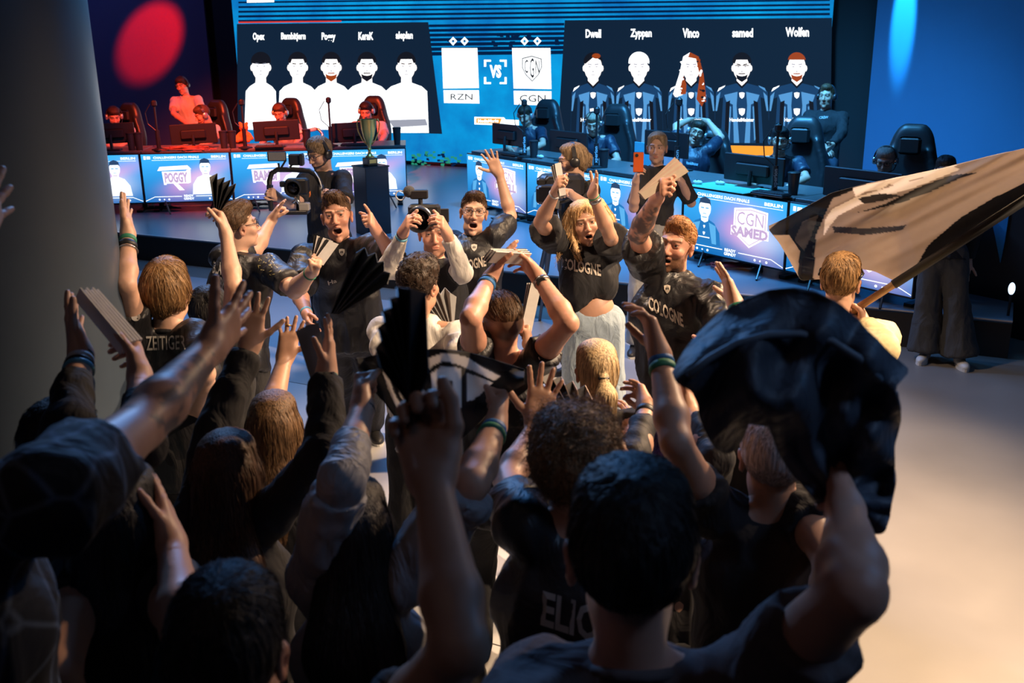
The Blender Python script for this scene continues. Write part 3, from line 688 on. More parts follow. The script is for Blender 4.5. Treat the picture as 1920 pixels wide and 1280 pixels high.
# dance-floor vinyl: three sheets laid edge to edge in front of the stage
for k, (x0, x1, y0, y1) in enumerate([(-14, -1.35, 6.13, 8.70), (-14, -1.1, 3.55, 6.12), (-14, -1.2, .9, 3.54)]):
    mb = MB(); mb.box(((x0+x1)/2, (y0+y1)/2, .004), (x1-x0, y1-y0, .008)); struct('trim_1' if k == 0 else 'trim_%d' % (k+1), mb, M_vinyl if k == 0 else mat('floor_vinyl_pale', (.52, .52, .53), .4, grain=.08, gscale=3))
mb = MB(); mb.box((-8, 13.4, .165), (16.4, 8.36, .33)); struct('stage_platform', mb, M_stage)
mb = MB(); mb.box((-8, 9.205, .155), (16.4, .03, .31)); struct('stage_skirt', mb, M_skirt)
mb = MB(); mb.box((-8, 9.19, .335), (16.4, .03, .012)); struct('trim_4', mb, mat('edge_metal', (.5, .5, .52), .35, .8))
# back walls
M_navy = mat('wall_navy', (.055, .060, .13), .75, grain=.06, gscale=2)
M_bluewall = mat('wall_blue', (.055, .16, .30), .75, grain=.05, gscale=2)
def wall(name, x0, y0, x1, y1, z0, z1, ma, t=.12):
    d = unit([x1-x0, y1-y0, 0]); n = np.array([-d[1], d[0], 0])
    mb = MB(); mb.box((np.array([x0, y0, (z0+z1)/2]) + np.array([x1, y1, (z0+z1)/2]))/2 + n*t/2, (math.hypot(x1-x0, y1-y0), t, z1-z0), np.stack([d, n, UP])); return struct(name, mb, ma)
wall('wall_back', -17.0, 17.15, -1.0, 17.15, 0, 7, M_black)
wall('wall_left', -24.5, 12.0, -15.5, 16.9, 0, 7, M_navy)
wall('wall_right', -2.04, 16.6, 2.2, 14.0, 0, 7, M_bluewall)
wall('wall_side', .25, 13.9, 4.6, 12.4, 0, 7, M_black)
wall('wall_far_right', 4.6, 12.4, 4.8, -3.0, 0, 7, M_black)
wall('wall_far_left', -24.0, 12.2, -24.0, -3.0, 0, 7, M_black)
wall('wall_rear', -24, -3.0, 5, -3.0, 0, 7, M_black)
mb = MB(); mb.box((-10, 7, 7.1), (34, 24, .2)); struct('ceiling', mb, M_black)
# lamps that throw the red and blue ovals on the walls
def on_wall(px, py, x0, y0, x1, y1):
    r = ray(px, py); d = unit([x1-x0, y1-y0, 0]); n = np.array([d[1], -d[0], 0]); t = n @ (np.array([x0, y0, 0]) - CP)/(n @ r); return CP + r*t, n
hp, wn = on_wall(286, 72, -24.5, 12.0, -15.5, 16.9); lamp('red_oval_spot', 'SPOT', hp + wn*3.2 + HR*2.4 + UP*3.2, hp, 11500, (1, .006, .004), .10, 13.5, .35)
hp, wn = on_wall(1694, 40, -2.04, 16.6, 2.2, 14.0); lamp('blue_oval_spot', 'SPOT', hp + wn*.80 + UP*3.0, hp + UP*.1, 11000, (.03, .50, 1), .03, 9, .7)
lamp('wall_blue_wash', 'AREA', (-.8, 12.5, 6.2), (.4, 15.4, 2.4), 70, (.10, .42, .85), 1.2)
lamp('wall_left_wash', 'AREA', (-15.5, 12.5, 6.0), (-19.5, 14.7, 2.5), 60, (.16, .25, 1), 1.2)

# round column on the left
ev = unit(ray(226, 480)*np.array([1, 1, 0])); ctr = at(-95, 690, 3.75)
crad = float(abs(ctr[0]*ev[1] - ctr[1]*ev[0]))
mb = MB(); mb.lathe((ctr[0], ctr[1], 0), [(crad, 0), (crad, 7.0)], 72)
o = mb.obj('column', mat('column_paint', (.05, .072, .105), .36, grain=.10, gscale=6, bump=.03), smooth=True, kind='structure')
smooth_by_angle(o, 40)

# ================================================================== LED wall
YW = 16.8
def W(px, py, off=0.0): return aty(px, py, YW - off)
led = thing('stage_screen', 'giant glowing stage screen showing two teams of five portraits', 'screen', W(1000, 300) * np.array([1, 1, 0]))
xl, xr = W(443, 100)[0], W(1556, 100)[0]
mb = MB(); mb.box(((xl+xr)/2, YW+.09, 3.3), (xr-xl, .16, 5.9)); mb.obj('screen_housing', M_black, led)
M_led = mat('led_blue', (0, 0, 0), .5, spec=.05)
nt = M_led.node_tree; b = nt.nodes['Principled BSDF']
tc = nt.nodes.new('ShaderNodeTexCoord'); no = nt.nodes.new('ShaderNodeTexNoise'); no.inputs['Scale'].default_value = 1.1; no.inputs['Detail'].default_value = 6
cr = nt.nodes.new('ShaderNodeValToRGB'); cr.color_ramp.elements[0].color = (.004, .10, .42, 1); cr.color_ramp.elements[1].color = (.004, .42, .88, 1)
cr.color_ramp.elements[0].position = .25; cr.color_ramp.elements[1].position = .7
nt.links.new(tc.outputs['Object'], no.inputs['Vector']); nt.links.new(no.outputs[0], cr.inputs[0]); nt.links.new(cr.outputs[0], b.inputs['Emission Color'])
b.inputs['Emission Strength'].default_value = 1.0
mb = MB(); mb.poly([(xl, YW-.002, .40), (xr, YW-.002, .40), (xr, YW-.002, 6.2), (xl, YW-.002, 6.2)]); mb.obj('screen_face', M_led, led)
G_white = glow('led_white', (.93, .97, 1), 1.9); G_dark = glow('led_dark', (.006, .018, .042), 1); G_blue2 = glow('led_stripe', (.01, .30, .85), .85)
G_jersey = glow('led_jersey', (.012, .055, .15), 1.0); G_jlite = glow('led_jersey_light', (.10, .34, .70), 1.0); G_hair = glow('led_hair', (.01, .012, .02), .8)
G_red = glow('led_ginger', (.36, .06, .012), 1.0); G_orange = glow('led_orange', (1, .36, .035), 1.15); G_skinw = glow('led_skin', (1, .93, .90), 1.75); G_grey = glow('led_grey', (.36, .38, .46), 1.0)
G_redline = glow('led_red', (.7, .04, .02), 1.0); G_deep = glow('led_deep', (.001, .014, .06), 1)
def wp(mb, pts, off, mi=0): mb.poly([W(x, y, off) for x, y in reversed(pts)], mi)
# the dark stripes across the top
mb = MB()
for k in range(26):
    y = -88 + k*8.6; wd_ = 2.6 + max(0, k - 8)*.32
    x0, x1 = (447, 1556) if y < 34 else (804, 1058)
    if y > 95: break
    t = .012
    wp(mb, [(x0, y+5), (x1, y+5-t*(x1-x0)), (x1, y+5+wd_-t*(x1-x0)), (x0, y+5+wd_)], .006)
mb.obj('stripe_graphic', G_deep, led, kind='stuff')
mb = MB(); wp(mb, [(447, 40.5), (640, 38.4), (640, 41), (447, 43.5)], .008); mb.obj('red_edge_graphic', G_redline, led)
mb = MB(); wp(mb, [(463, -8), (514, -9), (514, 4), (463, 5)], .008); mb.obj('corner_tab_graphic', G_white, led)
# blue field pixels below
mb = MB()
for k in range(46):
    x, y = rng.uniform(770, 865), rng.uniform(283, 309); wp(mb, [(x, y), (x+rng.uniform(3, 8), y), (x+6, y+rng.uniform(2, 6)), (x, y+4)], .006, int(rng.integers(0, 2)))
for k in range(24):
    x, y = rng.uniform(812, 1050), rng.uniform(64, 84); wp(mb, [(x, y), (x+rng.uniform(4, 14), y), (x+8, y+4), (x, y+4)], .006, 0)
mb.obj('pixel_graphic', [G_deep, glow('led_green', (.03, .35, .22), .8)], led, kind='stuff')
# the two dark team panels
mb = MB(); wp(mb, [(444, 45), (803, 41.5), (829, 251), (446, 238)], .010)
wp(mb, [(1059, 38), (1560, 33.5), (1556, 300), (1440, 290), (1045, 268)], .010); mb.obj('team_panel_graphic', G_dark, led)
mb = MB(); wp(mb, [(1338, 272), (1552, 276), (1552, 345), (1336, 342)], .014); mb.obj('orange_graphic', G_orange, led)

def ell(cx, cy, rx, ry, a0=0, a1=360, n=20): return [(cx + rx*math.cos(math.radians(a)), cy + ry*math.sin(math.radians(a))) for a in np.linspace(a0, a1, n, endpoint=(a1-a0) < 360)]
PM = [G_white, G_skinw, G_hair, G_jersey, G_jlite, G_red, G_grey, G_dark]
def portrait(cx, top, w, kind, hair, beard, bottom, sh):
    mb = MB(); q = lambda pts, off, mi: wp(mb, pts, off, mi)
    chin = top + 50; hw = 16.5
    body = 0 if kind == 'white' else 3
    torso = [(cx-8, chin+2), (cx-10, chin+8), (cx-w*.72, chin+15), (cx-w*.97, chin+24), (cx-w*1.05, bottom), (cx+w*1.05, bottom), (cx+w*.97, chin+24), (cx+w*.72, chin+15), (cx+10, chin+8), (cx+8, chin+2)]
    q(torso, .016, body)
    q([(cx-9, chin-14), (cx+9, chin-14), (cx+10, chin+8), (cx, chin+14), (cx-10, chin+8)], .020, 1)
    if kind == 'dark':
        q([(cx-13, chin+5), (cx, chin+18), (cx+13, chin+5), (cx+10, chin+3), (cx, chin+13), (cx-10, chin+3)], .024, 2)
        for s in (-1, 1):
            q([(cx+s*w*.62, chin+12), (cx+s*w*.86, chin+17), (cx+s*w*.92, chin+24), (cx+s*w*.66, chin+15)], .020, 0 if s < 0 else 4)
            q([(cx+s*w*.16, chin+24), (cx+s*w*.66, chin+30), (cx+s*w*.58, chin+42), (cx+s*w*.34, chin+48), (cx+s*w*.30, bottom), (cx+s*w*.10, bottom), (cx+s*w*.20, chin+50)], .018, 4); q([(cx+s*w*.40, chin+52), (cx+s*w*.50, chin+50), (cx+s*w*.54, bottom-8), (cx+s*w*.46, bottom-4)], .0185, 4); q([(cx+s*w*.80, chin+24), (cx+s*w*.95, chin+32), (cx+s*w*.99, chin+60), (cx+s*w*.93, chin+60)], .0195, 4)
            q([(cx+s*w*.70, chin+34), (cx+s*w*.98, chin+40), (cx+s*w*1.04, bottom), (cx+s*w*.80, bottom)], .018, 7)
            q([(cx+s*w*.44, chin+40), (cx+s*w*.60, chin+44), (cx+s*w*.66, bottom), (cx+s*w*.52, bottom)], .019, 2)
        for yy, r in ((chin+31, 5), (chin+62, 6)):
            q([(cx-r, yy-r), (cx, yy-r-1), (cx+r, yy-r), (cx+r*.8, yy+r*.5), (cx, yy+r*1.2), (cx-r*.8, yy+r*.5)], .024, 0)
        f = lambda u, v: W(cx - 23 + 46*u, chin+80-7*v, .024)
        write(mb, 'HandelMeister', f, 0, 0, 1, 1, .02, 0)
    elif cx > 740 and cx < 800:                                    # folded arms
        q([(cx-w*.85, bottom-24), (cx+w*.9, bottom-26), (cx+w*1.0, bottom-14), (cx-w*.6, bottom-10)], .020, 6)
    q(ell(cx, top+28, hw, 25), .024, 1)
    for s in (-1, 1): q(ell(cx+s*hw, top+30, 3, 6, n=10), .023, 1)
    if hair == 'short': q(ell(cx, top+19, hw+1.5, 19, 180, 360) + [(cx+hw-3, top+22), (cx+hw-6, top+14), (cx-hw+6, top+14), (cx-hw+3, top+22)], .026, 2)
    elif hair == 'fringe': q(ell(cx, top+18, hw+2, 18, 170, 370) + [(cx+8, top+23), (cx-8, top+23)], .026, 2)
    elif hair == 'part': q(ell(cx, top+19, hw+1.5, 19, 180, 360) + [(cx+hw-1, top+16), (cx+2, top+8), (cx-hw+2, top+22)], .026, 2); q(ell(cx+6, top+7, 8, 5), .028, 5)
    elif hair == 'pale': q(ell(cx, top+18, hw+3, 19, 170, 370) + [(cx+hw-2, top+19), (cx-hw+3, top+20)], .026, 0)
    elif hair == 'buzz': q(ell(cx, top+17, hw+.5, 17, 190, 350), .026, 5)
    elif hair == 'long':
        q([(cx-2, top), (cx-15, top+8), (cx-22, top+40), (cx-34, top+78), (cx-30, top+84), (cx-16, top+80), (cx-14, top+40), (cx-8, top+10)], .030, 0)
        q([(cx-2, top), (cx+14, top+8), (cx+23, top+40), (cx+28, top+84), (cx+20, top+102), (cx+10, top+88), (cx+16, top+44), (cx+9, top+12), (cx-6, top+9)], .030, 5)
        q([(cx-15, top+44), (cx-24, top+80), (cx-10, top+78), (cx-9, top+60)], .031, 5)
        for k in range(60):
            tt = rng.random(); s_ = 1 if k % 3 else -1; ex = cx + s_*(15.5 + 8*tt) + rng.normal(0, 1.8); ey = top + 14 + tt*(88 if s_ > 0 else 68)
            q(ell(ex, ey, rng.uniform(1.5, 3.6), rng.uniform(1.5, 3.2), n=8), .032 + .0002*k, (5, 5, 2, 5, 1)[k % 5] if s_ > 0 else (0, 5, 0)[k % 3])
    if beard: q([(cx-11, top+41), (cx-6, top+44), (cx, top+45), (cx+6, top+44), (cx+11, top+41), (cx+9, top+50), (cx, top+56), (cx-9, top+50)], .027, beard); q([(cx-6, top+39), (cx+6, top+39), (cx+7, top+41), (cx-7, top+41)], .0275, beard)
    for s in (-1, 1):
        q([(cx+s*3, top+22), (cx+s*10, top+21), (cx+s*10, top+23), (cx+s*3, top+24)], .027, 2 if hair in ('short',) else 6)
        q(ell(cx+s*6.5, top+27, 2.4, 1.0, n=8), .027, 6)
    q([(cx-1.5, top+35), (cx+1.5, top+35), (cx+1.5, top+37), (cx-1.5, top+37)], .027, 6)
    q([(cx-4, top+42), (cx+4, top+42), (cx+3, top+43.2), (cx-3, top+43.2)], .030, 6)
    if kind == 'dark' and 1380 < cx < 1400:
        for s in (-1, 1): q([(cx+s*1, top+24), (cx+s*13, top+24), (cx+s*13, top+25.6), (cx+s*1, top+25.6)], .031, 2)
    mb.obj('portrait_graphic', PM, led)
for cx, h, bd, w in [(489, 'fringe', 0, 29), (558, 'short', 0, 35), (621, 'short', 5, 34), (688, 'short', 2, 38), (762, 'short', 0, 40)]:
    portrait(cx, 97, w, 'white', h, bd, 243 if cx < 720 else 249, 0)
for cx, h, bd, w in [(1112, 'part', 0, 41), (1198, 'pale', 0, 44), (1296, 'long', 0, 44), (1391, 'short', 2, 50), (1494, 'buzz', 5, 52)]:
    portrait(cx, 98, w, 'dark', h, bd, 268, 0)
mb = MB()
for s, x0, x1, y0, y1 in [('Opex', 474, 496, 79, 61), ('Bambitjern', 527, 573, 78, 61), ('Poggy', 603, 629, 79, 61), ('KeraK', 672, 700, 75, 60), ('aleplan', 742, 774, 77, 59),
                        ('Dwell', 1098, 1127, 71, 55), ('Zyppan', 1182, 1222, 74, 54), ('Vinco', 1280, 1311, 71, 53), ('samed', 1373, 1412, 70, 53), ('Wolfen', 1473, 1517, 69, 51)]:
    mb = MB(); write(mb, s, lambda u, v: W(u, v, .02), x0, y0, x1, y1, .035); mb.obj('name_lettering', G_white, led)
# centre cards
mb = MB(); wp(mb, [(828, 90), (895, 90), (898, 165), (831, 166)], .012); mb.obj('score_card_graphic', glow('led_card', (.93, .97, 1), 1.5), led); mb = MB(); wp(mb, [(831.5, 169), (898, 169), (899, 194), (832.5, 193)], .012)
mb.obj('score_card_graphic', MATS['led_card'], led); mb = MB(); wp(mb, [(960, 90), (1032, 90), (1034, 167), (963, 166)], .012); mb.obj('score_card_graphic', MATS['led_card'], led); mb = MB(); wp(mb, [(963, 170), (1034, 171), (1034, 198), (964, 196)], .012); mb.obj('score_card_graphic', glow('led_card', (.93, .97, 1), 1.5), led)
mb = MB(); f = lambda u, v: W(u, v, .018)
write(mb, 'RZN', f, 845, 187, 886, 176, .0); mb.obj('card_lettering', G_hair, led); mb = MB(); write(mb, 'CGN', f, 974.5, 191, 1023, 178, .0)
def ring2(mb, pts, w, off, mi=0):
    c = np.mean(pts, 0)
    inn = [tuple(c + (np.array(p)-c)*(1-w)) for p in pts]; n = len(pts)
    for i in range(n): wp(mb, [pts[i], pts[(i+1) % n], inn[(i+1) % n], inn[i]], off, mi)
shield = [(979, 109), (997, 104.5), (1015.5, 110), (1016, 126), (1010, 140), (998, 153), (986, 141), (979, 127)]
mb.obj('card_lettering', G_hair, led); mb = MB(); ring2(mb, shield, .07, .018); write(mb, 'C', f, 983.5, 137, 990, 112); write(mb, 'G', f, 993.5, 146, 1001, 109); write(mb, 'N', f, 1004, 138, 1011.5, 113)
mb.obj('crest_graphic', G_hair, led)
mb = MB()
for cx in (849.5, 871, 983.5, 1007.5):
    ring2(mb, [(cx, 69), (cx+7.5, 77), (cx, 85.5), (cx-7.5, 77)], .58, .016)
write(mb, 'VS', f, 918, 146, 940, 121.5, .05)
for sx, x in ((1, 907.5), (-1, 950)):
    for sy, y in ((1, 112), (-1, 157.5)):
        wp(mb, [(x, y), (x+sx*13, y), (x+sx*13, y+sy*3.5), (x, y+sy*3.5)][::(1 if sx*sy > 0 else -1)], .016); wp(mb, [(x, y), (x+sx*4, y), (x+sx*4, y+sy*13), (x, y+sy*13)][::(1 if sx*sy > 0 else -1)], .016)
wp(mb, [(889.5, 219), (945, 220), (948, 224), (973, 225), (973, 236), (889.5, 233)], .016)
mb.obj('versus_graphic', G_white, led, kind='stuff')
mb = MB(); wp(mb, [(893, 221.5), (941, 222), (937, 231.5), (893, 230.5)], .02); mb.obj('sponsor_graphic', G_orange, led)
mb = MB(); write(mb, 'MediaMarkt', lambda u, v: W(u, v, .022), 896, 229.5, 935, 223.5, .03); mb.obj('sponsor_lettering', G_white, led)

# ================================================================== stage furniture
def glow_attr(name, s):
    if name in MATS: return MATS[name]
    m = mat(name, (0, 0, 0), .4, spec=.1); nt = m.node_tree; b = nt.nodes['Principled BSDF']
    a = nt.nodes.new('ShaderNodeAttribute'); a.attribute_name = 'Col'; nt.links.new(a.outputs['Color'], b.inputs['Emission Color']); b.inputs['Emission Strength'].default_value = s
    return m
M_bezel = mat('tv_bezel', (.008, .008, .010), .35); M_tv = glow_attr('tv_picture', 1.25)
T_white = glow('tv_white', (.90, .96, 1), 1.6); T_pink = glow('tv_logo_white', (1, .93, .97), 1.45); T_blue = glow('tv_jersey', (.02, .20, .55), 1.0); T_blue2 = glow('tv_jersey_light', (.12, .48, .90), 1.0); T_dark = glow('tv_dark', (.03, .07, .16), 1); T_line = glow('tv_logo_line', (.62, .45, .72), 1.0)
TM = [T_white, T_pink, T_blue, T_blue2, T_dark, T_line]
def gradient(u, v, left):
    base = np.array([.012, .26, .82])*(1 - .5*(1-v)) + np.array([.03, .16, .10])*v
    t = (u - .15) + (v - .5)*(-.55 if left else .45); c = .50
    pk = math.exp(-((t - c + .12*math.sin(5*v))/.20)**2)*math.exp(-((v-.48)/.36)**2); wh = math.exp(-((u - (.72 if left else .80))/.22)**2 - ((v-.38)/.24)**2)
    base = base*(1 - .6*pk) + np.array([.95, .30, .58])*.6*pk; return base*(1 - .5*wh) + np.array([.85, .86, 1.0])*.5*wh
def tv(o, d, w, h, z0, name, left, label, group, portrait_only=False):
    n = np.array([d[1], -d[0], 0]); c = o + d*w/2
    t = thing('television', label, 'television', (c[0], c[1], .33), group)
    A3 = np.stack([d, -n, UP])
    mb = MB(); mb.box((c[0], c[1], z0 + h/2) - n*.025, (w-.008, .05, h), A3, bev=.006); mb.obj('bezel', M_bezel, t)
    fn = lambda u, v, off=.006: np.array([o[0], o[1], z0]) + d*(.018 + (w-.036)*u) + UP*(.020 + (h-.034)*v) + n*off
    nx, ny = 25, 15; vs = [fn(i/(nx-1), j/(ny-1), .003) for j in range(ny) for i in range(nx)]
    cs = np.array([gradient(i/(nx-1), j/(ny-1), left) for j in range(ny) for i in range(nx)])
    Q = np.array([(j*nx+i, j*nx+i+1, j*nx+nx+i+1, j*nx+nx+i) for j in range(ny-1) for i in range(nx-1)])
    obj('screen', np_mesh('screen', np.array(vs), Q, False, cs), M_tv, t)
    mb = MB(); P = lambda pts, off=.008, mi=0: mb.poly([fn(u, v, off) for u, v in pts], mi)
    W_ = lambda s, u0, v0, u1, v1, b=.03, mi=0, off=.010: write(mb, s, lambda u, v: fn(u, v, off), u0, v0, u1, v1, b, mi)
    W_('CHALLENGERS DACH FINALS', .14, .905, .66, .955); W_('BERLIN', .80, .905, .965, .955)
    P([(.03, .895), (.055, .895), (.055, .965), (.03, .965)], mi=1); P([(.065, .90), (.105, .90), (.105, .96), (.065, .96)])
    P([(.12, .872), (.97, .872), (.97, .880), (.12, .880)])
    for a, b in ((( .0, .02), (.11, .105)), ((.11, .105), (.42, .105)), ((.58, .105), (.89, .105)), ((.89, .105), (1, .02))):
        P([(a[0], a[1]), (b[0], b[1]), (b[0], b[1]+.012), (a[0], a[1]+.012)])
    for k, u in enumerate((.16, .215, .27, .74, .79, .85)):
        r = .011 if k % 3 != 1 else .008; P([(u + r*math.cos(a), .052 + r*1.8*math.sin(a)) for a in np.linspace(0, 6.28, 9)[:-1]])
    W_('READY', .445, .095, .555, .145); W_('GRINDY', .44, .035, .56, .085)
    def por(cx, dark):
        bd, fc = (2, 0) if dark else (0, 0); top = .90 if not left else .94; hw = .062
        P([(cx-.17, .15), (cx+.17, .15), (cx+.155, .36), (cx+.10, .50), (cx+.035, .55), (cx-.035, .55), (cx-.10, .50), (cx-.155, .36)], .012, bd)
        P([(cx-.035, .52), (cx, .49 if dark else .52), (cx+.035, .52), (cx+.04, .62), (cx-.04, .62)], .014, 0)
        P([(cx + hw*math.cos(a), .72 + .155*math.sin(a)) for a in np.linspace(0, 6.28, 17)[:-1]], .016, 0)
        P([(cx - hw*1.02, .76), (cx - hw*.75, .80), (cx + hw*.75, .80), (cx + hw*1.02, .76), (cx + hw*.8, .87), (cx, .905), (cx - hw*.8, .87)], .018, 4 if left or name != 'ZYPPAN' else 0)
        for s in (-1, 1): P([(cx+s*.008, .715), (cx+s*.040, .715), (cx+s*.040, .735), (cx+s*.008, .735)], .018, 3)
        P([(cx-.018, .63), (cx+.018, .63), (cx+.018, .642), (cx-.018, .642)], .018, 3)
        if not left or True: P([(cx-.034, .585), (cx+.034, .585), (cx+.02, .568), (cx-.02, .568)], .018, 5 if left else 3)
        if dark:
            for s in (-1, 1): P([(cx+s*.045, .50), (cx+s*.115, .46), (cx+s*.13, .17), (cx+s*.085, .17)], .014, 3)
            P([(cx+.0+.022*x-.011, .40+.05*y) for x, y in [(0, .9), (.5, 1), (1, .9), (.8, .3), (.5, 0), (.2, .3)]], .016, 0); P([(cx+.026*x-.013, .29+.055*y) for x, y in [(0, .9), (.5, 1), (1, .9), (.8, .3), (.5, 0), (.2, .3)]], .016, 0)
            P([(cx-.06, .25), (cx+.06, .25), (cx+.06, .265), (cx-.06, .265)], .016, 0)
    if left:
        por(.72, False)
        if name:
            P([(.20, .74), (.52, .76), (.56, .68), (.17, .655)], .010, 1); P([(.22, .64), (.27, .64), (.26, .36), (.23, .36)], .010, 1); P([(.50, .66), (.55, .68), (.54, .40), (.50, .38)], .010, 1)
            P([(.33, .40), (.38, .40), (.46, .24), (.40, .24)], .010, 1); W_(name, .245, .40, .51, .62, .05, 5, .014)
            P([(.235, .385), (.52, .385), (.52, .64), (.235, .64)], .011, 1)
    else:
        por(.23, True)
        sh = [(.52, .80), (.68, .84), (.84, .80), (.84, .42), (.68, .22), (.52, .42)]; P(sh, .010, 1); c = np.array((.68, .55))
        P([tuple(c + (np.array(p)-c)*.90) for p in sh], .011, 5); P([tuple(c + (np.array(p)-c)*.86) for p in sh], .012, 1)
        W_('CGN', .555, .56, .805, .76, .0, 5, .014); P([(.50, .38), (.86, .38), (.86, .53), (.50, .53)], .015, 1); W_(name, .505, .375, .855, .535, .05, 5, .018); 
    mb.obj('screen_graphic', TM, t)
    for u in (.22, .78):
        mb = MB(); b = o + d*w*u; zb = z0; top = np.array([b[0], b[1], zb + .05]) - n*.03
        for q in (-1, 1): mb.tube([top, np.array([b[0], b[1], .34]) + n*q*.16 + d*q*.10], .012, 6)
        mb.obj('foot', M_bezel, t)
    return t
LO = np.array([-11.044, 10.452]); LD = np.array([math.cos(.555), math.sin(.555), 0]); RO = np.array([-6.882, 12.484]); RD = np.array([math.cos(.4826), -math.sin(.4826), 0])
LO = np.array([*LO, 0]); RO = np.array([*RO, 0]); LN = np.array([LD[1], -LD[0], 0]); RN = np.array([RD[1], -RD[0], 0])
GL, GR_ = 'screens below the red team desk', 'screens below the blue team desk'
for k, nm, lb in [(-1, None, 'wide screen half hidden by the round column, white portrait on it'), (0, 'POGGY', 'wide screen reading Poggy beside a white portrait, nearest the column'), (1, 'BAMBI', 'wide screen below the red team desk, behind the hand-held camera rig'), (2, 'KERAK', 'wide screen below the red team desk, behind the trophy plinth')]:
    tv(LO + LD*1.253*k, LD, 1.253, .7107, .4707, nm, True, lb, GL)
for k, nm, lb in [(0, 'DWELL', 'wide screen at the far end of the blue team row, behind the raised hand'), (1, 'ZYPPAN', 'wide screen below the blue team desk, behind the shoulder camera'), (2, 'VINCO', 'wide screen showing a long-haired player in a blue jersey'), (3, 'SAMED', 'wide screen reading Samed beside a bearded player in a blue jersey'), (4, 'WOLFEN', 'wide screen at the near end of the row, behind the flag')]:
    tv(RO + RD*1.417*k, RD, 1.417, .7017, .4377, nm, False, lb, GR_)

M_desk = mat('desk_top', (.10, .105, .11), .35, grain=.08); M_leg = mat('desk_frame', (.02, .02, .022), .4, .4); M_matte = mat('plastic_black', (.014, .014, .016), .45); M_mon = mat('monitor_back', (.016, .017, .02), .4)
def desk(o, d, w, z, label, group):
    n = np.array([-d[1], d[0], 0]); c = o + d*w/2 + n*.47
    t = thing('gaming_desk', label, 'desk', (c[0], c[1], .33), group); A3 = np.stack([d, n, UP])
    mb = MB(); mb.box((c[0], c[1], z - .02), (w-.01, .78, .04), A3, bev=.006); mb.obj('desk_top', M_desk, t)
    for q in (-1, 1):
        mb = MB(); b = c + d*q*(w/2-.12); mb.box((b[0], b[1], (z-.04+.35)/2), (.07, .07, z-.04-.35), A3); mb.box((b[0], b[1], .345), (.08, .70, .03), A3); mb.obj('leg', M_leg, t)
for k in range(-1, 3): desk(LO + LD*1.253*k, LD, 1.253, 1.21, ['desk hidden beside the round column', 'desk with an orange heap of cables behind the Poggy screen', 'desk behind the hand-held camera rig', 'desk end with a lone paper cup, behind the trophy'][k+1], 'desks of the red team')
for k in range(5): desk(RO + RD*1.417*k, RD, 1.417, 1.165, ['desk at the far end of the blue team row', 'desk behind the ponytailed camera operator', 'desk behind the woman with the orange phone', 'desk with a green mat and mouse above the Samed screen', 'desk at the near end of the blue team row'][k], 'desks of the blue team')

def on_row(px, py, row, off):
    O, N = (LO, LN) if row == 'L' else (RO, RN); r = ray(px, py); p0 = O - N*off; return CP + r*(N @ (p0 - CP)/(N @ r))
def monitor(px, w, label, group, d, n, z, D, tilt=0):
    """seen from behind; px = middle of the back panel in the photo, n points to the audience"""
    h = .285; c = on_row(px[0], px[1], 'L' if n is LN else 'R', .34) - UP*h/2; c[2] = max(c[2], z + h/2 + .02); t = thing('monitor', label, 'monitor', (c[0], c[1], z), group); a = math.radians(tilt)
    u = UP*math.cos(a) + d*math.sin(a); dd = d*math.cos(a) - UP*math.sin(a); A3 = np.stack([dd, -n, u])
    mb = MB(); mb.box(c, (w, .03, h), A3, bev=.008); mb.obj('panel', M_mon, t)
    mb = MB(); mb.box(c + n*.03 - u*h*.02, (w*.55, .04, h*.45), A3, bev=.015); mb.obj('rear_housing', M_matte, t)
    b = np.array([c[0], c[1], z]) + n*.06; mb = MB(); mb.tube([c + n*.05 - u*h*.05, b + UP*max(c[2]-z-h*.3, .06), b + UP*.02], .022, 8); mb.obj('stand', M_matte, t)
    mb = MB(); mb.box(b + UP*.008, (.26, .18, .016), np.stack([d, -n, UP]), bev=.01); mb.obj('base', M_matte, t)
M_led_ = mat('chair_leather', (.018, .019, .022), .42, bump=.04)
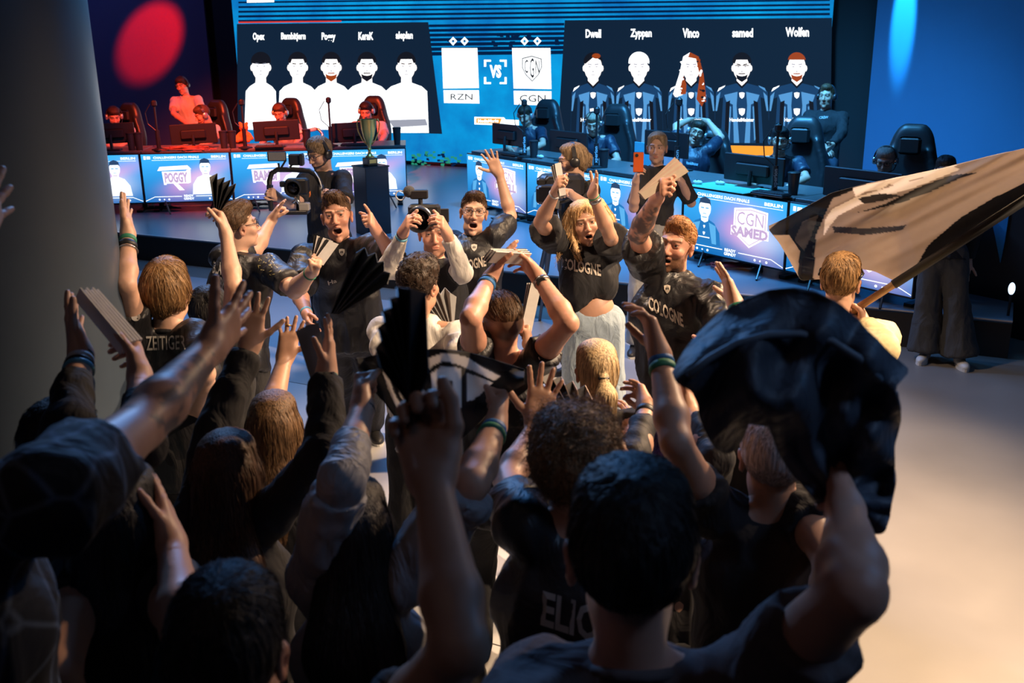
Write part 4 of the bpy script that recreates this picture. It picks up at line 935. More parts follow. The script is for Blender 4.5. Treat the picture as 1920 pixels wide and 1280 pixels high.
def chair(px, D, face, label, group, s=1.0, trim=None, floor=.33):
    """gaming chair; px = middle of the backrest top third"""
    c = at(px[0], px[1], D); f = yawvec(face); r = np.cross(f, UP); A3 = np.stack([r, f, UP]); t = thing('gaming_chair', label, 'chair', (c[0], c[1], floor), group)
    top = c[2] + .25*s; sz = max(top - .86*s, floor + .40)
    L = lambda x, y, z: np.array([c[0], c[1], 0]) + r*x*s + f*y*s + UP*z
    H_ = top - sz; out = [(-.20, 0), (-.27, .18), (-.275, .45), (-.235, .60), (-.20, .70), (-.155, .86), (-.11, .97), (-.05, 1.0), (.05, 1.0), (.11, .97), (.155, .86), (.20, .70), (.235, .60), (.275, .45), (.27, .18), (.20, 0)]
    S = SDF()
    for i in range(19):
        k = i/18; w = np.interp(k, [0, .18, .45, .6, .7, .86, .97, 1], [.20, .26, .265, .23, .19, .15, .115, .08]); p = L(0, -.02 - .10*k, sz + H_*k*.97)
        S.cap(p - r*w*s*.80, p + r*w*s*.80, .055*s, k=.075)
        if .1 < k < .8: S.cap(p - r*w*s*.95, p - r*w*s*.95 + f*.07*s, .03*s, k=.03); S.cap(p + r*w*s*.95, p + r*w*s*.95 + f*.07*s, .03*s, k=.03)
    V, Q = S.mesh(.02); obj('backrest', np_mesh('b', V, Q), M_led_, t)
    mb = MB(); mb.box(L(0, .25, sz + .03), (.50*s, .50*s, .12), A3, bev=.04); mb.obj('seat', M_led_, t)
    mb = MB(); mb.tube([L(0, .22, sz), L(0, .22, floor + .07)], .03, 8); mb.obj('gas_lift', M_leg, t)
    for k in range(5):
        a = 2*math.pi*k/5; e_ = L(.30*math.cos(a), .22 + .30*math.sin(a), floor + .055); mb = MB(); mb.tube([L(0, .22, floor + .09), e_], [.03, .02], 8); l_ = mb.obj('leg', M_leg, t)
        mb = MB(); mb.ball((e_[0], e_[1], floor + .028), .027, 6); mb.obj('castor', M_matte, l_)
    for q in (-1, 1):
        mb = MB(); mb.tube([L(q*.26, .2, sz), L(q*.31, .2, sz + .20)], .018, 6); mb.box(L(q*.31, .24, sz + .22), (.08*s, .27*s, .035), A3, bev=.012); mb.obj('armrest', M_matte, t)
    mb = MB(); mb.box(L(0, -.03, sz + H_*.82) + f*.06*s, (.20*s, .06, .16*s), A3, bev=.025); mb.obj('head_cushion', trim or M_matte, t)
    return t
GLm, GRm = 'monitors of the red team', 'monitors of the blue team'
zL, zR = 1.21, 1.165
for px, D, lb in [((206, 231), 14.8, 'black monitor seen from behind, cut off by the round column'), ((361, 232), 14.95, 'black monitor in front of the player leaning left, red team'), ((517, 226), 15.05, 'black monitor in front of the player above the hand-held camera'), ((664, 229), 15.15, 'black monitor in front of the player behind the trophy')]:
    monitor(px, .66, lb, GLm, LD, LN, zL, D, -2)
for px, D, lb, w in [((952, 233), 13.5, 'dark monitor at the far end of the blue team desk', .72), ((1066, 246), 12.7, 'dark monitor behind the ponytailed camera operator', .76), ((1250, 246), 11.1, 'dark monitor behind the woman with the phone', .70), ((1415, 291), 10.2, 'dark monitor in front of the laughing player with glasses', .80), ((1618, 321), 9.0, 'dark monitor with a bright rim just above the flag', .85)]:
    monitor(px, w, lb, GRm, RD, RN, zR, D, 0)
GC = 'gaming chairs'
for px, D, fa, lb, s in [((236, 228), 16.9, -20, 'black gaming chair behind the player next to the column', 1.1), ((400, 222), 17.2, -25, 'black gaming chair behind the player leaning left', 1.1), ((540, 218), 17.3, -20, 'black gaming chair behind the second player from the trophy', 1.1), ((697, 214), 17.3, -15, 'black gaming chair behind the player at the trophy', 1.1)]: chair(px, D, fa, lb, 'gaming chairs of the red team', s)
for px, D, fa, lb, s in [((1020, 226), 15.0, -30, 'dark gaming chair at the far end of the blue team', 1.1), ((1150, 240), 13.9, -30, 'dark gaming chair behind the player with pale headphones', 1.15), ((1335, 285), 12.6, -20, 'dark gaming chair of the player stretching his arms', 1.0), ((1500, 272), 11.5, -32, 'dark gaming chair behind the laughing player with glasses', 1.15), ((1705, 292), 10.1, -32, 'dark gaming chair nearest the right edge of the stage', 1.1)]: chair(px, D, fa, lb, 'gaming chairs of the blue team', s)

M_silver = mat('silver', (.55, .56, .60), .25, .9); M_pale = mat('pale_print', (.45, .62, .72), .5)
def mic(top, bot, D, label, group, word=None, zt=1.19, wc=None):
    """slim table stand with a boxy microphone on top, a thicker sleeve below and a loop of cable"""
    a = on_row(top[0], top[1], 'L' if zt > 1.2 else 'R', .16); b = np.array([a[0], a[1], zt])
    t = thing('microphone_stand', label, 'microphone', b, group)
    mb = MB(); mb.tube([a, b*.55 + a*.45], .014, 8); mb.obj('upper_rod', M_matte, t)
    mb = MB(); mb.tube([b*.55 + a*.45, b + UP*.02], .030, 10); mb.obj('pole', M_matte, t)
    mb = MB(); mb.lathe(b, [(.10, 0), (.10, .015), (.04, .03)], 16); mb.obj('base', M_matte, t)
    mb = MB(); mb.box(a + UP*.03, (.075, .06, .09), np.stack([HR, HF, UP]), bev=.02); m_ = mb.obj('microphone', M_matte, t)
    mb = MB(); mb.tube([a - HR*.06 + UP*.02, a - HR*.14 - UP*.10, a - HR*.12 - UP*.25, a - UP*.36], .006, 6); mb.obj('cable', M_matte, t)
    if word:
        mb = MB(); f = lambda u, v: (b*.60 + a*.40)*u + (b + UP*.06)*(1-u) - HF*.033 - HR*(v-.5)*.050; write(mb, word, f, 0, 0, 1, 1, .02); mb.obj('lettering', wc or M_pale, t)
for tp, bt, D, lb in [((289, 198), (292, 290), 14.9, 'table microphone between the column and the leaning player'), ((453, 196), (457, 285), 15.1, 'table microphone beside the orange plush toy'), ((616, 192), (619, 280), 15.25, 'table microphone left of the trophy, against the white portraits')]: mic(tp, bt, D, lb, 'microphones of the red team', zt=1.21)
for tp, bt, D, lb in [((983, 197), (987, 300), 13.2, 'table microphone in front of the farthest blue team player'), ((1119, 212), (1121, 325), 12.2, 'table microphone in front of the player with pale headphones'), ((1273, 196), (1274, 330), 10.9, 'tall table microphone behind the woman with the phone'), ((1459, 245), (1458, 372), 9.8, 'table microphone in front of the laughing player with glasses')]: mic(tp, bt, D, lb, 'microphones of the blue team', 'xperion', zt=1.165)
M_cup = mat('paper_cup', (.02, .02, .024), .5); M_cup2 = mat('cup_print', (.75, .75, .75), .5)
def cup(px, D, label, group, z, h=.22):
    c = on_row(px[0], px[1], 'L' if z > 1.2 else 'R', .22); c[2] = z; t = thing('paper_cup', label, 'cup', c, group)
    mb = MB(); mb.lathe(c, [(.045, 0), (.062, h), (.060, h), (.05, h*.5)], 16); mb.obj('cup', M_cup, t); mb = MB(); mb.lathe(c + UP*h, [(.064, -.012), (.066, 0), (.055, .008), (.01, .01)], 16); mb.obj('lid', M_matte, t)
for px, D, lb in [((248, 282), 14.85, 'left of two black cups on the desk beside the column'), ((262, 282), 14.85, 'right of two black cups on the desk beside the column'), ((421, 280), 15.05, 'left of two black cups beside the orange plush toy'), ((437, 280), 15.05, 'right of two black cups beside the orange plush toy'), ((576, 272), 15.2, 'black cup with straw right of the second player'), ((745, 272), 15.2, 'lone black cup at the end of the red team desk')]: cup(px, D, lb, 'cups on the red team desk', 1.21, .24)
for px, D, lb in [((1001, 300), 13.2, 'black cup beside the farthest microphone of the blue team'), ((1132, 318), 12.2, 'black cup beside the pale headphone player microphone'), ((1486, 370), 9.85, 'tall black cup in front of the laughing player with glasses')]: cup(px, D, lb, 'cups on the blue team desk', 1.165, .22)
# keyboards, mice, mats
M_mat_g = mat('mat_green', (.10, .42, .32), .8); M_key = mat('keyboard_black', (.012, .012, .014), .4)
def onto(px, z): return atz(px[0], px[1], z)
c = onto((1365, 352), 1.17); t = thing('mouse_mat', 'sea green mouse mat above the Samed screen', 'mat', c); mb = MB(); mb.box(c + UP*.002, (.78, .42, .006), np.stack([RD, -RN, UP]), bev=.002); mb.obj('mat', M_mat_g, t)
for px, lb, g_ in [((1350, 346), 'pale mouse on the sea green mat', 'a'), ((1013, 296), 'pale mouse beside the farthest blue team cup', 'a'), ((1308, 345), 'white toy mouse figure at the left edge of the green mat', 'a')]:
    c = onto(px, 1.175); t = thing('computer_mouse', lb, 'mouse', c, 'computer mice'); mb = MB(); mb.ball(c + UP*.02, (.035, .065, .024), 8, np.stack([RN, RD, UP])); mb.obj('shell', mat('mouse_white', (.72, .75, .78), .4), t, True); mb = MB(); mb.tube([c + RN*.0 + UP*.04 - RN*.03, c + UP*.044 + RN*.02], .006, 6); mb.obj('wheel', M_matte, t)
for px, lb, dd, nn, z in [((1445, 365), 'black keyboard in front of the laughing player with glasses', RD, RN, 1.165), ((1090, 320), 'black keyboard behind the ponytailed camera operator', RD, RN, 1.165), ((958, 290), 'black keyboard at the far end of the blue team desk', RD, RN, 1.165), ((505, 276), 'black keyboard under the hands of the second red player', LD, LN, 1.21), ((665, 272), 'black keyboard under the hands of the player at the trophy', LD, LN, 1.21)]:
    c = onto(px, z + .01); t = thing('keyboard', lb, 'keyboard', c, 'keyboards'); A3 = np.stack([dd, -nn, UP]); mb = MB(); mb.box(c + UP*.008, (.40, .15, .025), A3, bev=.006); mb.obj('case', M_key, t)
    mb = MB()
    for i in range(12):
        for j in range(4): mb.box(c + dd*(i-5.5)*.031 - nn*(j-1.5)*.033 + UP*.024, (.025, .027, .010), A3)
    mb.obj('keys', mat('key_grey', (.05, .05, .056), .5), t, kind='stuff')
# orange plush toy and cable heap
c = onto((461, 284), 1.215) ; c = at(461, 284, 15.2); c[2] = 1.215; t = thing('plush_toy', 'small orange plush bear sitting beside a microphone', 'plush toy', c); M_pl = mat('plush_orange', (.75, .22, .05), .95, grain=.3, gscale=90)
S = SDF(); S.ell(c + UP*.09, (.085, .075, .095), k=.03); S.ell(c + UP*.22, (.07, .065, .065), k=.02)
for q in (-1, 1): S.ell(c + UP*.28 + HR*q*.05, .024, k=.01); S.cap(c + UP*.12 + HR*q*.07, c + UP*.06 + HR*q*.12 - HF*.05, .028, k=.02); S.cap(c + UP*.04 + HR*q*.05, c + UP*.035 + HR*q*.08 - HF*.12, .034, k=.02)
V, Q = S.mesh(.011); obj('body', np_mesh('plush', V, Q), M_pl, t)
mb = MB(); mb.ball(c + UP*.22 - HF*.06, (.012, .01, .01), 6); mb.obj('nose', M_matte, t)
def heap(px, z, r, label, ma, n=22, name='cable_heap', hgt=.10):
    c = onto(px, z); t = thing(name, label, 'cables', c); mb = MB(); pts = []
    for k in range(n*4):
        a = k*1.13 + rng.normal(0, .3); rr = r*(.35 + .65*rng.random()); pts.append(c + HR*rr*math.cos(a)*1.6 + HF*rr*math.sin(a)*.7 + UP*(.012 + hgt*rng.random()*(1 - rr/r*.7)))
    mb.tube(pts, .009, 5); mb.obj('cable', ma, t, True)
heap((352, 284), 1.215, .26, 'orange-lit heap of cables on the desk behind the Poggy screen', mat('cable_orange', (.45, .12, .05), .6))
heap((300, 392), .34, .20, 'red-lit cables on the stage under the Poggy screen', mat('cable_dark', (.05, .03, .03), .5), 10, hgt=.04)
heap((470, 386), .34, .20, 'cables on the stage under the second red team screen', mat('cable_dark2', (.03, .03, .035), .5), 10, hgt=.04)
heap((960, 412), .34, .20, 'cables on the stage under the farthest blue team screens', MATS['cable_dark2'], 10, hgt=.04)
heap((1370, 500), .34, .20, 'red and black cables on the stage under the Samed screen', mat('cable_red', (.35, .03, .03), .5), 10, hgt=.05)
# laptop lids on the blue desk
for px, D, lb, col in [((1210, 290), 11.3, 'open pale blue laptop behind the woman with the phone', (.10, .42, .55)), ((1257, 312), 11.0, 'small pale screen right of the woman with the phone', (.62, .45, .52))]:
    c = on_row(px[0], px[1], 'R', .62); t = thing('laptop', lb, 'laptop', (c[0], c[1], 1.165)); A3 = np.stack([RD, -RN, UP]); mb = MB(); mb.box((c[0], c[1], 1.165 + .15), (.38, .012, .29), A3, bev=.004); mb.obj('lid', mat('laptop_' + ('b' if px[0] < 1230 else 'p'), col, .4), t)
    mb = MB(); mb.box(np.array([c[0], c[1], 1.175]) - RN*.06, (.38, .26, .018), A3, bev=.004); mb.obj('keyboard_base', M_matte, t)

# trophy on its plinth
b0 = onto((712, 440), .33); D_ = depth(b0); ztop = at(718, 309, D_)[2]; a = .50; X_ = np.array([math.cos(a), math.sin(a), 0]); Y_ = np.array([-math.sin(a), math.cos(a), 0]); X2 = unit(HR*.80 + HF*.60); Y2 = np.cross(UP, X2)
t = thing('trophy_plinth', 'tall black square plinth carrying the trophy on stage', 'plinth', (b0[0], b0[1], .33)); cc = b0 + Y2*.15
mb = MB(); mb.box((cc[0], cc[1], (.33+ztop)/2), (.33, .33, ztop-.33), np.stack([X2, Y2, UP]), bev=.006); mb.obj('column', mat('plinth_black', (.012, .012, .015), .22), t)
mb = MB(); mb.box((cc[0], cc[1], ztop+.005), (.35, .35, .02), np.stack([X2, Y2, UP]), bev=.004); mb.obj('top_plate', MATS['plinth_black'], t)
M_gold = mat('gold', (1.0, .60, .16), .32, .9); tc_ = np.array([cc[0], cc[1], ztop + .016]); k = (at(705, 222, D_)[2] - ztop)/.60
t = thing('trophy', 'gold two-handled trophy cup standing on the black plinth', 'trophy', tc_)
mb = MB(); mb.box(tc_ + UP*.05*k, (.15*k, .15*k, .10*k), np.stack([X2, Y2, UP]), bev=.006); mb.obj('base', mat('trophy_wood', (.16, .06, .025), .35, grain=.3), t)
mb = MB(); mb.box(tc_ + UP*.055*k - Y2*.076*k, (.10*k, .004, .05*k), np.stack([X2, Y2, UP])); mb.obj('plaque', M_gold, t)
mb = MB(); mb.lathe(tc_, [(r*k, z*k) for r, z in [(.06, .10), (.06, .115), (.035, .13), (.022, .16), (.018, .19), (.034, .21), (.018, .225), (.022, .25), (.045, .30), (.075, .38), (.095, .47), (.105, .56), (.108, .60), (.100, .60), (.09, .50), (.05, .36)]], 24); smooth_by_angle(mb.obj('cup', M_gold, t), 50)
for q in (-1, 1):
    mb = MB(); mb.tube([tc_ + k*(UP*z + HR*q*x) for x, z in [(.035, .27), (.085, .33), (.135, .44), (.150, .54), (.130, .60), (.105, .585)]], [.008*k]*6, 8); mb.obj('handle', M_gold, t, True)

# ================================================================== people
BK = (.013, .013, .016)
C_tee = cloth('tee_black', (.016, .016, .019)); C_tee2 = cloth('tee_charcoal', (.022, .022, .026)); C_jersey = cloth('jersey_black', (.012, .012, .015), .5); C_sat = cloth('jersey_satin', (.014, .014, .017), .42)
C_white = cloth('shirt_white', (.62, .60, .57)); C_long = cloth('sleeve_white', (.60, .57, .53)); C_navy = cloth('jersey_navy', (.012, .022, .045), .5); C_pant = cloth('trousers_black', (.013, .013, .016)); C_jean = cloth('jeans_pale', (.30, .38, .46), .9, fscale=14); C_greyp = cloth('trousers_grey', (.045, .047, .05)); C_sweat = cloth('sweatpants_grey', (.34, .34, .34)); C_hood = cloth('hoodie_cream', (.72, .60, .34)); C_sheer = cloth('blouse_sheer', (.22, .22, .24), .6, fold=.6); C_lace = cloth('lace_black', (.015, .014, .016), .7); C_pink = cloth('polo_dusty', (.085, .065, .068)); C_khaki = cloth('trousers_khaki', (.24, .18, .11)); C_dark = cloth('top_dark', (.010, .010, .013)); C_print = cloth('shirt_patterned', (.018, .024, .036), .8)
# pale branching print of the patterned shirt
nt = C_print.node_tree; bs = nt.nodes['Principled BSDF']; tc = nt.nodes.new('ShaderNodeTexCoord'); vo = nt.nodes.new('ShaderNodeTexVoronoi'); vo.feature = 'DISTANCE_TO_EDGE'; vo.inputs['Scale'].default_value = 11
cr = nt.nodes.new('ShaderNodeValToRGB'); cr.color_ramp.elements[0].color = (.10, .13, .18, 1); cr.color_ramp.elements[1].color = (.012, .014, .02, 1); cr.color_ramp.elements[1].position = .07
nt.links.new(tc.outputs['Object'], vo.inputs['Vector']); nt.links.new(vo.outputs['Distance'], cr.inputs[0]); nt.links.new(cr.outputs[0], bs.inputs['Base Color'])
M_print = mat('print_cream', (.62, .55, .47), .6); M_printd = mat('print_dark', (.02, .02, .02), .6); M_printg = mat('print_grey', (.42, .40, .38), .6); M_gold2 = mat('print_gold', (.40, .34, .14), .5)
BRN, DBR, BLO, BLK, GIN = (.085, .045, .022), (.035, .020, .012), (.42, .26, .12), (.012, .011, .012), (.36, .17, .065)
W_green = mat('band_green', (.03, .22, .12), .6); W_blue = mat('band_blue', (.03, .16, .42), .55); W_black = mat('band_black', (.012, .012, .014), .5); W_white = mat('band_white', (.6, .62, .65), .5); W_lblue = mat('band_lightblue', (.12, .42, .60), .5); M_watch = mat('watch_steel', (.30, .30, .32), .25, .8)

# ---- the red team at the far desk (white T-shirts, headsets, heads bent to their monitors) -----------------
GP = 'players of the red team'
def player(head, D, yaw, label, hairc, hn, s=1.2, pitch=-22, shirt=C_white, group=GP, armL=None, armR=None, z=0, hs=True, face=None, style='short', lean=(.30, 0), skin='fair', gl=False, mic_=True, m2=None, roll=0, trousers=C_pant, strands=0):
    P = person('person', label, head, D, yaw=yaw, pitch=pitch, roll=roll, s=s, lean=lean, floor=.33, legs='sit', skin=skin, group=group, armL=armL, armR=armR,
               hair=dict(style=style, n=hn, c=hairc, strands=strands), face=dict(dict(hairc=hairc, brow=.8), **(face or {})), shirt=dict(m=shirt, sleeve=.7, hem=.08, fold=.008), pants=dict(m=trousers, fold=.006), )
    if hs: headset(P, mic_, m2=m2)
    if gl: glasses(P)
    return P
player((214, 219), 15.7, 25, 'seated player in white shirt beside the round column, looking down', DBR, 'darkbrown', armL=dict(e=(240, 262, -1), w=(222, 278, -1), palm='down'), armR=dict(e=(196, 265, -1), w=(206, 280, -1), palm='down'))
player((380, 216), 16.0, -55, 'seated player in white shirt leaning to the left in the red light', BRN, 'brown', lean=(.35, .1), armL=dict(e=(402, 262, -1), w=(372, 276, -1), palm='down'), armR=dict(e=(352, 262, -1), w=(345, 276, -1), palm='down'))
player((525, 212), 16.1, -8, 'seated player with fair cropped hair behind the hand-held camera rig', BRN, 'brown', armL=dict(e=(563, 258, -1), w=(552, 272, -1), palm='down'), armR=dict(e=(498, 258, -1), w=(488, 273, -1), palm='down'))
player((687, 209), 16.1, -5, 'seated player with dark hair partly hidden by the gold trophy', BLK, 'black', armL=dict(e=(722, 255, -1), w=(712, 270, -1), palm='down'), armR=dict(e=(658, 256, -1), w=(645, 270, -1), palm='down'))
P = person('person', 'man in white shirt with headset standing behind the red team desk', (342, 161), 18.3, yaw=-12, pitch=-12, roll=6, s=1.25, floor=.33, lean=(.08, .05), skin='fair', hair=dict(style='short', n='darkbrown', c=DBR, strands=0), face=dict(hairc=DBR, brow=.9),
    armL=dict(e=(378, 208, -1), w=(384, 232, -1), palm='down'), armR=dict(e=(325, 212, -1), w=(350, 232, -1), palm='down'), shirt=dict(m=C_white, sleeve=.7), pants=dict(m=C_pant)); headset(P, False, m2=M_hs)

# ---- the blue team ------------------------------------------------------------------------------------------
GB = 'players of the blue team'
player((985, 217), 14.3, -28, 'player in navy jersey at the far end of the blue team', DBR, 'darkbrown', s=1.12, shirt=C_navy, group=GB, armL=dict(e=(1018, 270, -1), w=(985, 282, -1), palm='down'), armR=dict(e=(962, 262, -1), w=(955, 276, -1), palm='down'))
player((1112, 232), 13.2, -12, 'player in navy jersey with pale hair and pale headphones', (.30, .22, .15), 'sandy', s=1.15, shirt=C_navy, group=GB, m2=M_silver, armL=dict(e=(1158, 300, -1), w=(1135, 312, -1), palm='down'), armR=dict(e=(1085, 290, -1), w=(1072, 304, -1), palm='down'))
P = player((1306, 250), 12.0, -10, 'laughing player in navy jersey with both arms folded behind his head', DBR, 'darkbrown', s=1.15, pitch=4, roll=-18, lean=(-.12, .0), shirt=C_navy, group=GB, gl=True, face=dict(mouth=.45, teeth=True), hs=True,
    armL=dict(e=(1352, 258, 1), w=(1328, 228, 1), t=(1310, 228, 1), palm='cam', up=True), armR=dict(e=(1268, 236, 1), w=(1290, 226, 1), t=(1304, 228, 1), palm='cam', up=True))
print_on(P, 'HandelMeister', [(1287, 308), (1309, 311), (1309, 305), (1287, 302)], mat('print_ice', (.45, .65, .78), .5), 'lettering')
P = player((1462, 264), 10.9, -14, 'laughing player with glasses, beard and pale headphones in navy jersey', BLK, 'black', s=1.15, pitch=-4, lean=(.22, .0), shirt=C_navy, group=GB, gl=True, m2=M_silver, face=dict(mouth=.35, teeth=True, beard=.5), armL=dict(e=(1512, 335, -1), w=(1480, 350, -1), palm='down'), armR=dict(e=(1430, 328, -1), w=(1412, 345, -1), palm='down'))
player((1660, 302), 9.5, -30, 'older player with grey hair and glasses, head just above the flag', (.20, .19, .18), 'grey', s=1.05, pitch=-18, shirt=C_navy, group=GB, gl=True, m2=M_silver)
P = person('person', 'man in black hooded top standing in the dark right of the big screen', (1550, 182), 12.3, yaw=-35, s=1.12, floor=.33, skin='fair', hair=dict(style='quiff', n='brown', c=BRN, strands=0), face=dict(hairc=BRN),
    armL=dict(e=(1578, 250, -1), w=(1560, 272, -1), palm='left'), armR=dict(e=(1524, 248, -1), w=(1545, 274, -1), palm='down'), shirt=dict(m=C_dark, sleeve=1.93, loose=.03), pants=dict(m=cloth('jeans_dark', (.04, .06, .10)))); headset(P, False, m2=M_hs)
print_on(P, 'CREW', [(1536, 223), (1553, 222), (1553, 217), (1536, 218)], M_printg, 'lettering')

# ---- crew on the floor ---------------------------------------------------------------------------------------
CO = person('person', 'camera operator in black T-shirt with headset holding the hand-held camera rig', (600, 290), 8.2, yaw=-38, tyaw=-12, pitch=-16, s=1.05, skin='fair', lean=(.02, 0),
    sh=dict(R=(573, 336), L=(643, 335)), armR=dict(e=(556, 386, -1), w=(522, 370, -1), t=(503, 355, -1), palm='left', pose='grip'), armL=dict(e=(648, 388, -1), w=(618, 372, -1), t=(598, 358, -1), palm='right', pose='grip'), build=1.05,
    hair=dict(style='short', n='sandybrown', c=(.24, .16, .09), strands=500, vol=1.25), face=dict(hairc=(.16, .10, .06), beard=.55), shirt=dict(m=C_tee2, sleeve=.75, hem=.14), pants=dict(m=C_pant, rise=.05)); glasses(CO); headset(CO, True, m2=M_hs)
mb = MB(); p = CO.sh['R']*.55 + CO.arm['R']['E']*.45; ax = unit(CO.arm['R']['E'] - CO.sh['R']); u = unit(np.cross(ax, UP)); mb.lathe(p, [(.076, 0), (.080, .012), (.076, .024)], 20, np.stack([u, np.cross(ax, u), ax])); mb.obj('sleeve_band', mat('band_orange', (.85, .22, .04), .5), CO.root, True)
CM = person('person', 'ponytailed camera operator in black T-shirt with glasses, seen in profile', (1074, 303), 7.6, yaw=-86, tyaw=-60, pitch=-6, s=1.04, skin='fair', lean=(.05, 0),
    sh=dict(L=(1108, 356, -.05), R=(1062, 350, .25)), armL=dict(e=(1108, 392, -1), w=(1068, 362, -1), t=(1050, 352, -1), palm='down', pose='grip'), armR=dict(e=(1035, 385, 1), w=(1030, 365, -1), palm='down', pose='grip'),
    hair=dict(style='bun', n='sandybrown', c=(.24, .16, .09), strands=500, line=.01), face=dict(hairc=(.16, .10, .06), beard=.5), shirt=dict(m=C_tee, sleeve=.7, hem=.14), pants=dict(m=C_pant)); glasses(CM); headset(CM, False, m2=M_hs)
PW = person('person', 'woman with tied-back hair and white necklace filming with an orange phone', (1232, 279), 8.3, yaw=-14, tyaw=-4, s=1.03, fem=True, skin='fair', hs=1.02,
    sh=dict(R=(1208, 327), L=(1270, 325)), armR=dict(e=(1188, 390, -1), w=(1192, 340, -1), t=(1199, 310, -1), palm='right', pose='claw'), armL=dict(e=(1296, 380, 1), w=(1278, 342, -1), t=(1268, 325, -1), palm='left', pose='relax'),
    hair=dict(style='tail', n='darkblonde', c=(.34, .24, .14), strands=500, len=.2, line=.032), face=dict(hairc=(.14, .09, .05), gaze=.5), shirt=dict(m=C_tee, sleeve=.9, hem=.10, loose=.03), pants=dict(m=C_sweat, vis=1, loose=.04, rise=.07))
mb = MB(); tf, tr = PW.tax[1], PW.tax[0]; mb.tube([PW.N + .085*(math.sin(a)*tr + math.cos(a)*tf) - UP*(.035 + .035*math.cos(a)) for a in np.linspace(-2.2, 2.2, 21)], .006, 8); mb.obj('necklace', mat('pearl', (.75, .73, .68), .3), PW.root, True)
print_on(PW, 'so lovely', [(1231, 354), (1262, 345), (1263, 337), (1232, 346)], M_printg, 'lettering')

# ---- performers in front of the stage ---------------------------------------------------------------------------
A = person('person', 'man with glasses in black gold-flowered jersey seen from behind, arm stretched to the right', (447, 427), 5.45, yaw=122, tyaw=142, pitch=4, s=1.02, skin='fair', build=1.12, lean=(.06, 0),
    sh=dict(R=(506, 503, -.12), L=(416, 484, .16)), armR=dict(e=(552, 545, -1), w=(586, 508, -1), t=(606, 478, -1), palm='left', pose='fist'), armL=dict(e=(478, 470, 1), w=(510, 412, 1), t=(530, 375, -1), palm='right', pose='horns', up=True), pel=(446, 655, .0),
    hair=dict(style='quiff', n='brown', c=DBR, strands=900, rough=.6, line=.012), face=dict(hairc=DBR, fade=.85), shirt=dict(m=C_jersey, sleeve=.72, hem=.12, collar=True, fold=.014, loose=.025), pants=dict(m=C_pant)); glasses(A, w=.055)
band(A, 'R', .03, .012, W_green)
print_on(A, 'BLACK', [(398, 512), (428, 518), (430, 494), (400, 488)], M_printg, 'lettering'); print_on(A, 'COBRA', [(398, 540), (428, 546), (429, 522), (399, 516)], M_printg, 'lettering')
fl = []
for k in range(26):
    u, v, a_ = rng.random(), rng.random(), rng.random()*6.28; l_ = .06 + .10*rng.random(); fl.append([(u + l_*math.cos(a_), v + l_*math.sin(a_)), (u + .025*math.cos(a_+1.6), v + .025*math.sin(a_+1.6)), (u - l_*.4*math.cos(a_), v - l_*.4*math.sin(a_)), (u - .025*math.cos(a_+1.6), v - .025*math.sin(a_+1.6))])
print_on(A, None, [(490, 520), (530, 512), (512, 478), (478, 484)], M_gold2, 'flower_print', polys=fl).__setitem__('kind', 'stuff')

B = person('person', 'shouting young man in black jersey leaning forward and pointing upwards', (632, 408), 6.1, yaw=4, pitch=7, roll=5, s=1.06, skin='ruddy', lean=(.30, .0), build=1.08, hs=1.06,
    sh=dict(R=(572, 482, -.02), L=(700, 462, -.05)), armL=dict(e=(742, 487, -1), w=(705, 432, -1), t=(687, 396, -1), palm='left', pose='point'), armR=dict(e=(560, 548, -1), w=(576, 590, -1), t=(582, 622, -1), palm='right', pose='relax'), pel=(658, 612, .30), feet=dict(R=(652, 770), L=(700, 797)),
    hair=dict(style='quiff', n='brown', c=BRN, strands=1200, vol=1.1, line=.020), face=dict(mouth=1.0, hairc=BRN, fade=.6, beard=.12, gaze=-.1), shirt=dict(m=C_jersey, sleeve=.80, hem=.12, fold=.018, loose=.035, cuff=.045), pants=dict(m=C_pant, vis=1, loose=.03))
print_on(B, 'Ha', [(616, 535), (632, 529), (630, 522), (614, 527)], M_print, 'lettering'); badge(B, 641, 473, 11, 14, M_printg, M_printd); band(B, 'R', .02, .02, W_lblue)

C = person('person', 'photographer with white long sleeves and black T-shirt holding a camera to his eye', (814, 440), 5.75, yaw=6, pitch=2, s=1.03, skin='ruddy', hs=1.04,
    sh=dict(R=(766, 508, 0), L=(858, 505, 0)), armR=dict(e=(728, 502, -1), w=(756, 436, -1), t=(771, 402, -1), palm='right', pose='claw', up=True), armL=dict(e=(868, 512, -1), w=(838, 438, -1), t=(822, 404, -1), palm='left', pose='claw', up=True), pel=(812, 640, .1),
    hair=dict(style='quiff', n='brown', c=DBR, strands=900), face=dict(hairc=DBR, beard=.42, fade=.8), shirt=dict(m=C_tee, sleeve=.50, hem=.14, collar=True, loose=.024), pants=dict(m=C_pant))
S = SDF()
for q in 'LR':
    a_ = C.arm[q]; S.cap(a_['S'], a_['E'], .062, .052, .02); w_ = a_['W']*.86 + a_['E']*.14; S.cap(a_['E'], w_, .053, .038, .02, cuts=[(w_, unit(a_['W'] - a_['E']))])
V, Q = S.mesh(.009); V = folds(V, Q, .012, UP, 3, 14); obj('undershirt_sleeves', np_mesh('u', V, Q), C_long, C.root); band(C, 'R', .005, .016, W_black); band(C, 'R', .025, .014, W_lblue)

